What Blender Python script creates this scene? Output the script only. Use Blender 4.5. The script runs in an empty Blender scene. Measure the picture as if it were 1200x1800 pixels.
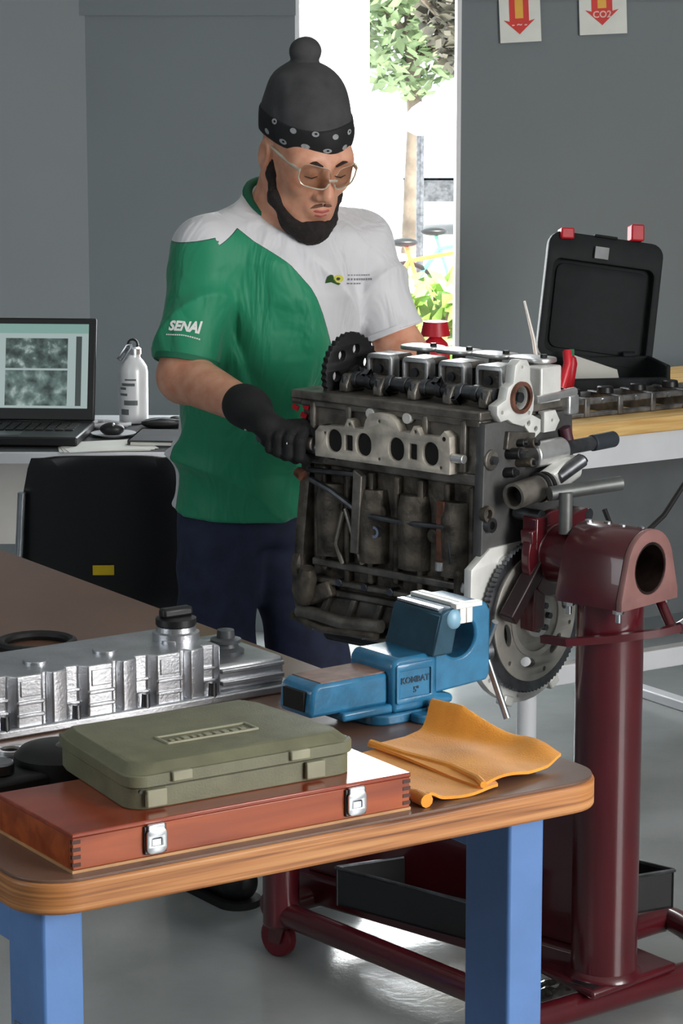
import bpy, bmesh, math, random
import numpy as np
from mathutils import Vector, Matrix, Euler
from mathutils.bvhtree import BVHTree

random.seed(7)
S = bpy.context.scene
COL = S.collection
R = math.radians

# ------------------------------------------------------------------ camera, world, lights, exposure
cam_d = bpy.data.cameras.new('camera'); cam = bpy.data.objects.new('camera', cam_d); COL.objects.link(cam)
cam.location = (0, 0, 1.7); cam.rotation_euler = (R(90 - 10.35), 0, 0)
cam_d.sensor_fit = 'VERTICAL'; cam_d.sensor_height = 36; cam_d.lens = 93.08
cam_d.clip_end = 300
S.camera = cam
S.view_settings.view_transform = 'Standard'; S.view_settings.look = 'None'
S.view_settings.gamma = 1.0; S.view_settings.use_curve_mapping = False
S.view_settings.exposure = 0.55

w = bpy.data.worlds.new('sky'); S.world = w; w.use_nodes = True
nt = w.node_tree; nt.nodes.clear()
wo = nt.nodes.new('ShaderNodeOutputWorld'); bg = nt.nodes.new('ShaderNodeBackground')
bg.inputs[0].default_value = (0.83, 0.92, 1.0, 1); bg.inputs[1].default_value = 3.2
nt.links.new(bg.outputs[0], wo.inputs[0])

sun_d = bpy.data.lights.new('sun', 'SUN'); sun = bpy.data.objects.new('sun', sun_d); COL.objects.link(sun)
sun_d.energy = 11; sun_d.angle = R(1.0); sun_d.color = (1, .96, .88)
sun.rotation_euler = Vector((-.45, .62, -.75)).to_track_quat('-Z', 'Y').to_euler()

def area(name, loc, to, sx, sy, power, col=(1, 1, 1)):
    d = bpy.data.lights.new(name, 'AREA'); o = bpy.data.objects.new(name, d); COL.objects.link(o)
    d.shape = 'RECTANGLE'; d.size = sx; d.size_y = sy; d.energy = power; d.color = col
    o.location = loc
    o.rotation_euler = (Vector(to) - Vector(loc)).to_track_quat('-Z', 'Y').to_euler()
    return o
# area lamps: stand-in for daylight from the right behind the camera, an added fill
# on the left where no window stands, and daylight at the doorway glass
area('right_daylight_lamp', (4.15, 1.2, 1.75), (0, 4.0, .9), 3.2, 2.3, 230, (1, .98, .96))
area('left_fill_light', (-2.75, 2.2, 1.9), (0, 4.2, 1.0), 1.6, 1.1, 14, (.92, .97, 1))
area('doorway_daylight', (.1, 7.30, 1.35), (.1, 3.0, 1.05), .43, 2.2, 24, (.95, .98, 1))

# ------------------------------------------------------------------ helpers
def lin(c):
    return tuple(((x / 255) / 12.92 if x / 255 <= .04045 else ((x / 255 + .055) / 1.055) ** 2.4) for x in c) + (1,)

def ramp(nt, fac, stops):
    n = nt.nodes.new('ShaderNodeValToRGB')
    while len(n.color_ramp.elements) < len(stops): n.color_ramp.elements.new(.5)
    for e, (p, c) in zip(n.color_ramp.elements, stops): e.position = p; e.color = c
    nt.links.new(fac, n.inputs[0]); return n

def mat(name, col, rough=.5, metal=0., var=.12, scale=14., bump=0., bscale=None, coat=0., stretch=(1, 1, 1), col2=None, spec=None):
    m = bpy.data.materials.new(name); m.use_nodes = True
    nt = m.node_tree; b = nt.nodes['Principled BSDF']
    c = lin(col)
    b.inputs['Roughness'].default_value = rough; b.inputs['Metallic'].default_value = metal
    b.inputs['Coat Weight'].default_value = coat
    if spec is not None: b.inputs['Specular IOR Level'].default_value = spec
    tc = nt.nodes.new('ShaderNodeTexCoord'); mp = nt.nodes.new('ShaderNodeMapping')
    mp.inputs['Scale'].default_value = stretch
    nt.links.new(tc.outputs['Object'], mp.inputs[0])
    nz = nt.nodes.new('ShaderNodeTexNoise'); nz.inputs['Scale'].default_value = scale; nz.inputs['Detail'].default_value = 5
    nt.links.new(mp.outputs[0], nz.inputs['Vector'])
    d = lin(col2) if col2 else tuple(x * (1 - var * 2) for x in c[:3]) + (1,)
    l = c if col2 else tuple(min(1, x * (1 + var)) for x in c[:3]) + (1,)
    rp = ramp(nt, nz.outputs[0], [(.33, d), (.66, l)])
    nt.links.new(rp.outputs[0], b.inputs['Base Color'])
    if bump:
        n2 = nt.nodes.new('ShaderNodeTexNoise'); n2.inputs['Scale'].default_value = bscale or scale * 6; n2.inputs['Detail'].default_value = 4
        nt.links.new(mp.outputs[0], n2.inputs['Vector'])
        bp = nt.nodes.new('ShaderNodeBump'); bp.inputs['Strength'].default_value = bump; bp.inputs['Distance'].default_value = .004
        nt.links.new(n2.outputs[0], bp.inputs['Height']); nt.links.new(bp.outputs[0], b.inputs['Normal'])
    return m

def glass_mat(name, tint=(1, 1, 1, 1), mix=.1, rough=.02):
    m = bpy.data.materials.new(name); m.use_nodes = True; nt = m.node_tree
    nt.nodes.clear(); o = nt.nodes.new('ShaderNodeOutputMaterial')
    t = nt.nodes.new('ShaderNodeBsdfTransparent'); t.inputs[0].default_value = tint
    g = nt.nodes.new('ShaderNodeBsdfGlossy'); g.inputs['Roughness'].default_value = rough
    x = nt.nodes.new('ShaderNodeMixShader'); x.inputs[0].default_value = mix
    nt.links.new(t.outputs[0], x.inputs[1]); nt.links.new(g.outputs[0], x.inputs[2]); nt.links.new(x.outputs[0], o.inputs[0])
    return m

def basis(p0, p1):
    d = (Vector(p1) - Vector(p0)); L = d.length; d.normalize()
    u = d.orthogonal().normalized(); return d, u, d.cross(u), L

class MB:
    def __init__(self): self.v = []; self.f = []
    def add(self, vs, fs, M=None):
        n = len(self.v)
        self.v += [tuple(M @ Vector(p)) if M is not None else tuple(p) for p in vs]
        self.f += [tuple(i + n for i in f) for f in fs]; return self
    def box(self, c, s, rot=None):
        x, y, z = s[0] / 2, s[1] / 2, s[2] / 2
        vs = [(-x, -y, -z), (x, -y, -z), (x, y, -z), (-x, y, -z), (-x, -y, z), (x, -y, z), (x, y, z), (-x, y, z)]
        fs = [(3, 2, 1, 0), (4, 5, 6, 7), (0, 1, 5, 4), (1, 2, 6, 5), (2, 3, 7, 6), (3, 0, 4, 7)]
        M = Matrix.Translation(c) @ (Euler(rot).to_matrix().to_4x4() if rot else Matrix())
        return self.add(vs, fs, M)
    def bb(self, x0, x1, y0, y1, z0, z1):
        return self.box(((x0 + x1) / 2, (y0 + y1) / 2, (z0 + z1) / 2), (abs(x1 - x0), abs(y1 - y0), abs(z1 - z0)))
    def cyl(self, p0, p1, r, r2=None, seg=18, caps=True):
        r2 = r if r2 is None else r2
        d, u, v, L = basis(p0, p1); vs = []; fs = []
        for p, rr in ((Vector(p0), r), (Vector(p1), r2)):
            for i in range(seg):
                a = 2 * math.pi * i / seg; vs.append(p + u * rr * math.cos(a) + v * rr * math.sin(a))
        for i in range(seg): j = (i + 1) % seg; fs.append((i, j, seg + j, seg + i))
        if caps: fs += [tuple(range(seg))[::-1], tuple(range(seg, 2 * seg))]
        return self.add(vs, fs)
    def lathe(self, p0, axis, prof, seg=24):
        """prof: list of (dist along axis, radius)"""
        d, u, v, _ = basis((0, 0, 0), axis); vs = []; fs = []; n = len(prof)
        for (h, r) in prof:
            for i in range(seg):
                a = 2 * math.pi * i / seg
                vs.append(Vector(p0) + d * h + (u * math.cos(a) + v * math.sin(a)) * max(r, 1e-5))
        for k in range(n - 1):
            for i in range(seg):
                j = (i + 1) % seg; fs.append((k * seg + i, k * seg + j, (k + 1) * seg + j, (k + 1) * seg + i))
        if prof[0][1] > 1e-4: fs.append(tuple(range(seg))[::-1])
        if prof[-1][1] > 1e-4: fs.append(tuple(range((n - 1) * seg, n * seg)))
        return self.add(vs, fs)
    def ring(self, p0, p1, ro, ri, seg=24):
        d, u, v, L = basis(p0, p1); vs = []; fs = []
        for p in (Vector(p0), Vector(p1)):
            for rr in (ro, ri):
                for i in range(seg):
                    a = 2 * math.pi * i / seg; vs.append(p + (u * math.cos(a) + v * math.sin(a)) * rr)
        for i in range(seg):
            j = (i + 1) % seg
            fs += [(i, j, 2 * seg + j, 2 * seg + i), (seg + j, seg + i, 3 * seg + i, 3 * seg + j),
                   (j, i, seg + i, seg + j), (2 * seg + i, 2 * seg + j, 3 * seg + j, 3 * seg + i)]
        return self.add(vs, fs)
    def tube(self, pts, r, seg=10, closed=False, caps=True, flat=1.0):
        pts = [Vector(p) for p in pts]; n = len(pts); vs = []; fs = []
        rr = r if isinstance(r, (list, tuple)) else [r] * n
        up = None
        for k, p in enumerate(pts):
            a = pts[(k - 1) % n] if (closed or k > 0) else p
            b = pts[(k + 1) % n] if (closed or k < n - 1) else p
            t = (b - a).normalized()
            if up is None: up = t.orthogonal().normalized()
            up = (up - t * up.dot(t)).normalized(); s = t.cross(up)
            for i in range(seg):
                an = 2 * math.pi * i / seg; vs.append(p + up * rr[k] * math.cos(an) + s * rr[k] * flat * math.sin(an))
        for k in range(n if closed else n - 1):
            k2 = (k + 1) % n
            for i in range(seg): j = (i + 1) % seg; fs.append((k * seg + i, k * seg + j, k2 * seg + j, k2 * seg + i))
        if caps and not closed: fs += [tuple(range(seg))[::-1], tuple(range((n - 1) * seg, n * seg))]
        return self.add(vs, fs)
    def prism(self, poly, depth, M):
        """poly in local XY, extruded along local +Z by depth, then transformed by M"""
        n = len(poly)
        vs = [(x, y, 0) for x, y in poly] + [(x, y, depth) for x, y in poly]
        fs = [tuple(range(n))[::-1], tuple(range(n, 2 * n))] + [(i, (i + 1) % n, n + (i + 1) % n, n + i) for i in range(n)]
        return self.add(vs, fs, M)
    def plate(self, outer, holes, th, M, bev=0.0):
        """flat plate with real holes: outer/hole outlines in local XY, thickness +-th/2 along local Z"""
        cu = bpy.data.curves.new('tmp', 'CURVE'); cu.dimensions = '2D'; cu.fill_mode = 'BOTH'; cu.extrude = max(th / 2 - bev, 1e-4); cu.bevel_depth = bev
        cu.bevel_resolution = 1
        for o in [outer] + list(holes):
            sp = cu.splines.new('POLY'); sp.points.add(len(o) - 1); sp.use_cyclic_u = True
            for q, (x, y) in zip(sp.points, o): q.co = (x, y, 0, 1)
        ob = bpy.data.objects.new('tmp', cu); COL.objects.link(ob)
        dg = bpy.context.evaluated_depsgraph_get(); me = bpy.data.meshes.new_from_object(ob.evaluated_get(dg))
        self.add([v.co[:] for v in me.vertices], [tuple(p.vertices) for p in me.polygons], M)
        bpy.data.objects.remove(ob); bpy.data.curves.remove(cu); bpy.data.meshes.remove(me); return self
    def ell(self, c, r, seg=16, rings=10, M=None):
        vs = [(0, 0, -1)]; fs = []
        for k in range(1, rings):
            a = -math.pi / 2 + math.pi * k / rings
            for i in range(seg):
                b = 2 * math.pi * i / seg; vs.append((math.cos(a) * math.cos(b), math.cos(a) * math.sin(b), math.sin(a)))
        vs.append((0, 0, 1)); top = len(vs) - 1
        for i in range(seg):
            j = (i + 1) % seg; fs.append((0, 1 + j, 1 + i)); fs.append((top, 1 + (rings - 2) * seg + i, 1 + (rings - 2) * seg + j))
        for k in range(rings - 2):
            for i in range(seg):
                j = (i + 1) % seg; fs.append((1 + k * seg + i, 1 + k * seg + j, 1 + (k + 1) * seg + j, 1 + (k + 1) * seg + i))
        T = Matrix.Translation(c) @ (M or Matrix()) @ Matrix.Diagonal((r[0], r[1], r[2], 1))
        return self.add(vs, fs, T)
    def build(self, name, m, parent=None, bevel=0, seg=2, sharp=38, merge=True, smooth=True):
        me = bpy.data.meshes.new(name); me.from_pydata(self.v, [], self.f)
        bm = bmesh.new(); bm.from_mesh(me)
        if merge: bmesh.ops.remove_doubles(bm, verts=bm.verts, dist=1e-6)
        bmesh.ops.recalc_face_normals(bm, faces=bm.faces)
        if smooth:
            for f in bm.faces: f.smooth = True
            for e in bm.edges:
                if len(e.link_faces) != 2 or e.calc_face_angle(0) > R(sharp): e.smooth = False
        bm.to_mesh(me); bm.free()
        o = bpy.data.objects.new(name, me); COL.objects.link(o)
        if m is not None: me.materials.append(m)
        if parent is not None: o.parent = parent
        if bevel:
            md = o.modifiers.new('bevel', 'BEVEL'); md.width = bevel; md.segments = seg; md.limit_method = 'ANGLE'; md.angle_limit = R(40)
            md.harden_normals = False
            for p in me.polygons: p.use_smooth = True
        return o

def tag(o, label, cat, group=None, kind=None):
    o['label'] = label; o['category'] = cat
    if group: o['group'] = group
    if kind: o['kind'] = kind
    return o
def thing(name, label, cat, loc=(0, 0, 0), rz=0, group=None):
    o = bpy.data.objects.new(name, None); COL.objects.link(o); o.empty_display_size = .05
    o.location = loc; o.rotation_euler = (0, 0, rz); return tag(o, label, cat, group)
def struct(o, label, cat):
    o['kind'] = 'structure'; o['label'] = label; o['category'] = cat; return o
def copy_tree(o, parent=None):
    c = o.copy(); COL.objects.link(c); c.parent = parent
    for ch in list(o.children): copy_tree(ch, c)
    return c
def rrect(x0, x1, y0, y1, r, n=5):
    out = []
    for cx, cy, a0 in ((x1 - r, y1 - r, 0), (x0 + r, y1 - r, 90), (x0 + r, y0 + r, 180), (x1 - r, y0 + r, 270)):
        for i in range(n + 1):
            a = R(a0 + 90 * i / n); out.append((cx + r * math.cos(a), cy + r * math.sin(a)))
    return out
def circ(cx, cy, rx, ry=None, n=18):
    ry = ry or rx
    return [(cx + rx * math.cos(2 * math.pi * i / n), cy + ry * math.sin(2 * math.pi * i / n)) for i in range(n)]
def frame(o, X, Y, Z):
    return Matrix(((X[0], Y[0], Z[0], o[0]), (X[1], Y[1], Z[1], o[1]), (X[2], Y[2], Z[2], o[2]), (0, 0, 0, 1)))
def text_mesh(txt, size, shear=0.0, ext=.0004, bold=0.0, space=1.0):
    cu = bpy.data.curves.new('tmp', 'FONT'); cu.body = txt; cu.size = size; cu.align_x = 'CENTER'; cu.align_y = 'CENTER'
    cu.extrude = ext; cu.shear = shear; cu.offset = bold; cu.space_character = space; cu.resolution_u = 3
    ob = bpy.data.objects.new('tmp', cu); COL.objects.link(ob)
    dg = bpy.context.evaluated_depsgraph_get(); me = bpy.data.meshes.new_from_object(ob.evaluated_get(dg))
    r = ([v.co[:] for v in me.vertices], [tuple(p.vertices) for p in me.polygons])
    bpy.data.objects.remove(ob); bpy.data.curves.remove(cu); bpy.data.meshes.remove(me); return r

# ------------------------------------------------------------------ materials
M_ = {}
M_['wall'] = mat('grey_wall_paint', (108, 117, 121), .55, var=.03, scale=1.6, bump=.05, bscale=90)
M_['ceil'] = mat('white_ceiling_paint', (215, 215, 212), .8, var=.02, scale=3)
M_['white_paint'] = mat('white_enamel', (222, 224, 228), .35, var=.03, scale=8)
M_['maroon'] = mat('maroon_enamel', (80, 17, 26), .28, var=.08, scale=9, coat=.5)
M_['blue'] = mat('blue_enamel', (92, 132, 190), .35, var=.06, scale=12, bump=.04, bscale=120)
M_['viseblue'] = mat('hammered_blue_enamel', (46, 116, 156), .28, var=.12, scale=30, bump=.12, bscale=160, coat=.3)
M_['steel'] = mat('bright_steel', (205, 208, 212), .28, 1, var=.1, scale=25)
M_['dsteel'] = mat('dark_steel', (110, 112, 116), .38, 1, var=.2, scale=30)
M_['cast'] = mat('oily_cast_aluminium', (126, 121, 114), .42, .65, var=.3, scale=22, bump=.25, bscale=160)
M_['block'] = mat('dirty_block_casting', (98, 91, 82), .48, .5, var=.38, scale=26, bump=.4, bscale=130)
M_['alum'] = mat('clean_aluminium', (222, 222, 222), .36, .9, var=.08, scale=30, bump=.1, bscale=200)
M_['flange'] = mat('machined_flange', (206, 198, 185), .45, .3, var=.15, scale=40)
M_['chalk'] = mat('freshly_machined_face', (236, 236, 232), .45, .35, var=.04, scale=30)
M_['hole'] = mat('soot_and_hole_shade', (14, 13, 12), .8, 0, var=.2)  # near black: soot in the ports, shade painted into recesses and bores
M_['rust'] = mat('rusty_tube', (120, 78, 62), .6, .4, var=.25, scale=40)
M_['black'] = mat('black_plastic', (22, 22, 24), .42, var=.1, scale=20)
M_['rubber'] = mat('black_rubber', (16, 16, 17), .65, var=.15, scale=30)
M_['brass'] = mat('tarnished_bolt', (150, 135, 110), .4, .9, var=.25, scale=60)
M_['red'] = mat('red_plastic', (196, 28, 44), .4, var=.08)
# ------------------------------------------------------------------ the room
def floor_mat():
    m = mat('polished_concrete', (168, 172, 172), .16, var=.10, scale=2.2, bump=.10, bscale=55, col2=(140, 145, 145))
    return m
m = MB(); m.bb(-3.0, 4.4, -3.2, 7.4, -.1, 0)
struct(m.build('floor', floor_mat()), 'polished grey concrete floor of the workshop', 'floor')
m = MB(); m.bb(-3.0, 4.4, -3.2, 7.55, 3.1, 3.2)
struct(m.build('ceiling', M_['ceil']), 'white ceiling of the workshop', 'ceiling')
WY = 7.40   # back wall face
WX0, WX1 = -.128, .330      # doorway glass
CX, CY = -.705, 7.40        # inner corner on the left
# back wall pieces either side of the glazed doorway
m = MB(); m.bb(CX - .1, WX0, WY, WY + .15, 0, 3.1)
m.bb(CX - .05, WX0 + .002, WY - .006, WY + .001, 1.735, 3.1)     # upper cladding sheet, its seam shows as a faint line
struct(m.build('wall_back_left', M_['wall']), 'dark grey back wall left of the bright doorway', 'wall')
m = MB(); m.bb(WX1, 4.4, WY, WY + .15, 0, 3.1)
m.bb(WX1 + .012, 4.4, WY - .006, WY + .001, 1.775, 3.1)
struct(m.build('wall_back_right', M_['wall']), 'grey back wall right of the bright doorway', 'wall')
m = MB(); m.bb(WX0, WX1, WY, WY + .15, 2.6, 3.1)
struct(m.build('wall_back_lintel', M_['wall']), 'grey wall piece over the glazed doorway', 'wall')
# angled wall to the left of the corner
d = Vector((-.93, -.367, 0)); n = Vector((-.367, .93, 0))
m = MB(); p0 = Vector((CX, CY, 0)); L = 2.6
q = [p0, p0 + d * L, p0 + d * L + n * .15, p0 + n * .15 + Vector((.05, 0, 0))]
m.add([(a.x, a.y, 0) for a in q] + [(a.x, a.y, 3.1) for a in q], [(0, 1, 2, 3), (7, 6, 5, 4), (0, 4, 5, 1), (1, 5, 6, 2), (2, 6, 7, 3), (3, 7, 4, 0)])
struct(m.build('wall_left', M_['wall']), 'dark grey side wall at the far left corner', 'wall')
m = MB(); m.bb(-3.15, -3.0, -3.2, 6.6, 0, 3.1); struct(m.build('wall_side', M_['wall']), 'grey side wall out of view on the left', 'wall')
m = MB(); m.bb(-3.0, 4.4, -3.35, -3.2, 0, 3.1); struct(m.build('wall_front', M_['wall']), 'grey wall behind the photographer', 'wall')
m = MB(); m.bb(4.4, 4.55, -3.2, 7.5, 0, 3.1); struct(m.build('wall_right', M_['wall']), 'grey side wall out of view on the right', 'wall')
# glazed doorway
win = thing('window_1', 'tall narrow glazed doorway glowing with daylight behind the worker', 'window', (WX0, WY, 0)); win['kind'] = 'structure'
WW = WX1 - WX0
m = MB(); m.bb(0, .012, .0, .15, 0, 2.6).bb(WW - .012, WW, -.004, .15, 0, 2.6).bb(.012, WW - .012, .05, .10, 2.56, 2.6).bb(.012, WW - .012, .05, .10, 0, .05)
m.build('window_frame', M_['white_paint'], win)
m = MB(); m.bb(.012, WW - .012, .075, .08, .05, 2.56); m.build('window_pane', glass_mat('window_glass', (1, 1, 1, 1), .04), win)

# ------------------------------------------------------------------ outside, seen through the doorway
M_['pave'] = mat('pale_paving', (225, 222, 215), .8, var=.05, scale=1.2)
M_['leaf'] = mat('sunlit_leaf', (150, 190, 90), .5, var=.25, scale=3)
M_['leaf2'] = mat('grey_green_leaf', (120, 140, 100), .55, var=.25, scale=3)  # greyer green for the slender tree further off
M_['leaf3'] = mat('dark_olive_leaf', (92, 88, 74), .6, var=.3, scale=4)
M_['bark'] = mat('grey_bark', (110, 98, 85), .85, var=.25, scale=6, bump=.4)
M_['stucco'] = mat('white_stucco', (240, 238, 232), .8, var=.03, scale=2)
M_['paleblue'] = mat('pale_blue_cladding', (160, 182, 205), .5, var=.05, scale=2)
m = MB(); m.bb(-30, 30, 7.56, 60, -.3, -.05)
g = m.build('outdoor_pavement', M_['pave']); struct(g, 'sunlit pale pavement outside the doorway', 'pavement')
# white sunlit garden wall and column at the left of the opening
o = thing('white_column', 'white sunlit column just outside the doorway behind the head', 'column', (-.02, 9.6, -.05))
m = MB(); m.bb(-.45, .12, 0, .4, 0, 3.4); m.build('shaft', M_['stucco'], o, bevel=.02)
m = MB(); m.bb(-.5, .17, -.05, .45, 0, .25); m.build('plinth', M_['stucco'], o, bevel=.01)
def tree(name, label, loc, h, trunk_r, crown, n, lm, seed, size=.12):
    rnd = random.Random(seed); t = thing(name, label, 'tree', loc, 0, 'plants outside the doorway')
    m = MB(); m.tube([(0, 0, 0), (.03, .02, h * .4), (-.02, 0, h * .75), (.05, .05, h)], [trunk_r, trunk_r * .8, trunk_r * .6, trunk_r * .25], 10)
    for k in range(6):
        a = rnd.uniform(0, 6.28); z = h * rnd.uniform(.5, .8)
        m.tube([(0, 0, z), (.5 * math.cos(a), .5 * math.sin(a), z + .35), (.9 * math.cos(a), .9 * math.sin(a), z + .5)], [trunk_r * .4, trunk_r * .25, .01], 6)
    m.build('trunk', M_['bark'], t)
    m = MB()
    for k in range(n):
        while 1:
            p = Vector((rnd.uniform(-1, 1), rnd.uniform(-1, 1), rnd.uniform(-1, 1)))
            if p.length < 1: break
        c = Vector((p.x * crown[0], p.y * crown[1], crown[3] + p.z * crown[2]))
        a = Vector((rnd.uniform(-1, 1), rnd.uniform(-1, 1), rnd.uniform(-.6, .6))).normalized(); b = a.cross(Vector((rnd.random(), rnd.random(), rnd.random() + .1))).normalized()
        s = size * rnd.uniform(.6, 1.3)
        m.add([c - a * s, c + b * s * .4 + a * s * .1, c + a * s, c - b * s * .4 + a * s * .1], [(0, 1, 2, 3)])
    f = m.build('foliage', lm, t, merge=False, smooth=False); f['kind'] = 'stuff'
    return t
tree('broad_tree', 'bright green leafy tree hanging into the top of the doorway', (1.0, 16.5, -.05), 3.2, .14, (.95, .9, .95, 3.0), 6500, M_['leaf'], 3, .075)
tree('dark_tree', 'dark olive tree at the top right of the doorway', (.60, 12.5, -.05), 2.3, .05, (.26, .4, .5, 2.02), 2600, M_['leaf3'], 5, .05)
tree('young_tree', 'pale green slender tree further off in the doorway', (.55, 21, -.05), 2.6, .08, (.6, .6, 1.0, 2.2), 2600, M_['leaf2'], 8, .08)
def shrub(label, loc, r, h, seed):
    rnd = random.Random(seed); t = thing('garden_shrub', label, 'shrub', loc, 0, 'plants outside the doorway')
    m = MB()
    for k in range(9):
        a = rnd.uniform(0, 6.28); m.tube([(0, 0, 0), (r * .4 * math.cos(a), r * .4 * math.sin(a), h * .5), (r * .8 * math.cos(a), r * .8 * math.sin(a), h * .9)], [.012, .008, .004], 5)
    m.build('stem', M_['bark'], t)
    m = MB()
    for k in range(420):
        a = rnd.uniform(0, 6.28); q = rnd.random() ** .5 * r; z = h * (.25 + .75 * rnd.random())
        c = Vector((q * math.cos(a), q * math.sin(a), z)); e = Vector((rnd.uniform(-1, 1), rnd.uniform(-1, 1), rnd.uniform(0, 1))).normalized(); b = e.orthogonal().normalized()
        s = .07 * rnd.uniform(.6, 1.3); m.add([c - e * s, c + b * s * .45, c + e * s, c - b * s * .45], [(0, 1, 2, 3)])
    f = m.build('foliage', M_['leaf'], t, merge=False, smooth=False); f['kind'] = 'stuff'
shrub('green shrub low in the doorway beside the white sleeve', (.44, 12.2, -.05), .26, .62, 1)
shrub('small yellowish green plant by the doorway kerb', (.34, 10.4, -.05), .16, .35, 2)
# pale truck standing on the street
t = thing('parked_truck', 'pale blue delivery truck parked on the street outside', 'truck', (1.05, 23.5, -.05))
m = MB(); m.bb(-.55, 1.9, -.9, .9, .50, 1.32); m.build('cargo_box', M_['paleblue'], t, bevel=.03)
m = MB(); m.bb(1.93, 2.6, -.85, .85, .35, 1.25); m.build('cab', M_['paleblue'], t, bevel=.08)
m = MB(); m.bb(1.97, 2.62, -.86, .86, .85, 1.15); m.build('cab_window', mat('dark_glass', (60, 66, 74), .1), t, bevel=.03)
for x in (.35, 2.2):
    for y in (-.8, .8):
        m = MB(); m.cyl((x, y - .1, .24), (x, y + .1, .24), .24, seg=20); m.build('wheel', M_['rubber'], t, bevel=.02)
m = MB(); m.bb(-.52, 2.5, -.85, .85, .3, .48); m.build('chassis', M_['dsteel'], t)
t = thing('street_lamp', 'small white street lamp standing among the trees outside', 'lamp', (.56, 19.0, -.05))
m = MB(); m.tube([(0, 0, 0), (0, 0, 1.0)], .028, 10); m.build('post', M_['dsteel'], t)
m = MB(); m.lathe((0, 0, 1.0), (0, 0, 1), [(0, .03), (.04, .11), (.12, .13), (.2, .06), (.24, 0)]); m.build('globe', M_['white_paint'], t)
for i, (x, c) in enumerate(((.47, 'orange'), (.66, 'green'))):
    t = thing('parked_bicycle', f'bicycle with {c} frame leaning on the kerb outside', 'bicycle', (x, 14.5 + i * .8, -.05), .15)
    fm = mat(c + '_frame', (226, 120, 60) if i == 0 else (90, 150, 130), .4)
    for sx in (-.3, .3):
        m = MB(); m.tube([(sx + .2 * math.cos(a * math.pi / 12), 0, .22 + .2 * math.sin(a * math.pi / 12)) for a in range(24)], .014, 6, closed=True); m.build('wheel', M_['rubber'], t)
    m = MB(); m.tube([(-.3, 0, .22), (-.1, 0, .5), (.2, 0, .55), (.3, 0, .22)], .014, 6).tube([(-.3, 0, .22), (0, 0, .22), (.2, 0, .55)], .012, 6).tube([(0, 0, .22), (-.12, 0, .58)], .012, 6); m.build('frame', fm, t)
    m = MB(); m.tube([(.2, -.15, .64), (.18, 0, .6), (.2, .15, .64)], .01, 6); m.build('handlebar', M_['dsteel'], t)
    m = MB(); m.ell((-.13, 0, .6), (.08, .05, .025)); m.build('saddle', M_['black'], t)

# ------------------------------------------------------------------ unseen roller door with closed slats, added behind the right-hand area lamp
dr = thing('added_door_1', 'unseen wide roller door added behind the daylight lamp on the right', 'door', (4.38, 1.2, 0)); dr['kind'] = 'structure'
for k in range(12):
    m = MB(); m.bb(-.01, .012, -1.7, 1.7, .02 + k * .22, .23 + k * .22); m.build('slat', M_['white_paint'], dr)

# ------------------------------------------------------------------ signs on the back wall
def sign(label, x, y, zbot, w_, tilt, ztip, word, aw):
    t = thing('equipment_sign', label, 'sign', (x, WY - .007, zbot), 0, 'white arrow signs on the back wall')
    t.rotation_euler = (0, tilt, 0)
    m = MB(); m.bb(0, w_, -.004, 0, 0, .42); m.build('board', mat('sign_white', (216, 220, 214), .5, var=.03), t)
    cx = w_ * .48; zt = ztip - zbot; F = frame((cx, -.0045, zt), (1, 0, 0), (0, 0, 1), (0, -1, 0))
    ar = [(0, 0), (aw, aw * .92), (aw * .62, aw * .82), (aw * .62, .36), (-aw * .62, .36), (-aw * .62, aw * .82), (-aw, aw * .92)]
    m = MB(); m.prism(ar, .0008, F); m.build('arrow', mat('sign_red', (206, 48, 40), .5, var=.05), t)
    m = MB(); m.prism([(-aw * .26, aw * 1.0), (aw * .26, aw * 1.0), (aw * .26, .36), (-aw * .26, .36)], .0014, F); m.build('arrow_core', mat('sign_yellow', (222, 168, 60), .5, var=.05), t)
    m = MB()
    if word:
        vs, fs = text_mesh(word, aw * .55, bold=.0006)
    m.add(vs, fs, F @ Matrix.Translation((0, aw * .62, .0014))); m.build('lettering', mat('sign_letters', (235, 190, 180), .5), t)
    return t
k_ = WY * .9837 / 4654
def wx(px, py=75): 
    return (px - 600) / 4654 * (WY * .9837 + (1.7 - wz(py)) * .18)
def wz(py): 
    return 1.7 - WY * math.tan(math.radians(10.35) + math.atan((py - 900) / 4654))
sign('white sign with red arrow nearer the doorway, hung lower', wx(879), 0, wz(76), wx(951) - wx(879), R(-3), wz(62), '- ~ -', .043)
sign('white sign with red arrow marked with letters, hung further right', wx(1018), 0, wz(62), wx(1101) - wx(1018), R(-2.5), wz(46), 'CO2', .046)

# ------------------------------------------------------------------ laptop desk on the left
DZ = .74
t = thing('computer_desk', 'white computer desk behind the black chair', 'desk', (-.62, 6.32, 0))
m = MB(); m.bb(-.75, .62, -.30, .30, DZ - .028, DZ); m.build('desktop', M_['white_paint'], t, bevel=.003)
m = MB(); m.bb(-.74, .61, -.292, .14, DZ - .001, DZ + .0012); m.build('desk_mat', mat('dark_grey_laminate', (62, 64, 66), .45, var=.06), t)
m = MB(); m.bb(-.7, .57, .24, .258, .42, DZ - .028); m.build('modesty_panel', mat('warm_white_panel', (205, 202, 196), .5, var=.03), t)
for x in (-.72, .59):
    m = MB(); m.bb(x - .02, x + .02, -.27, .27, 0, DZ - .028); m.build('side_panel', M_['white_paint'], t, bevel=.002)
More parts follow.
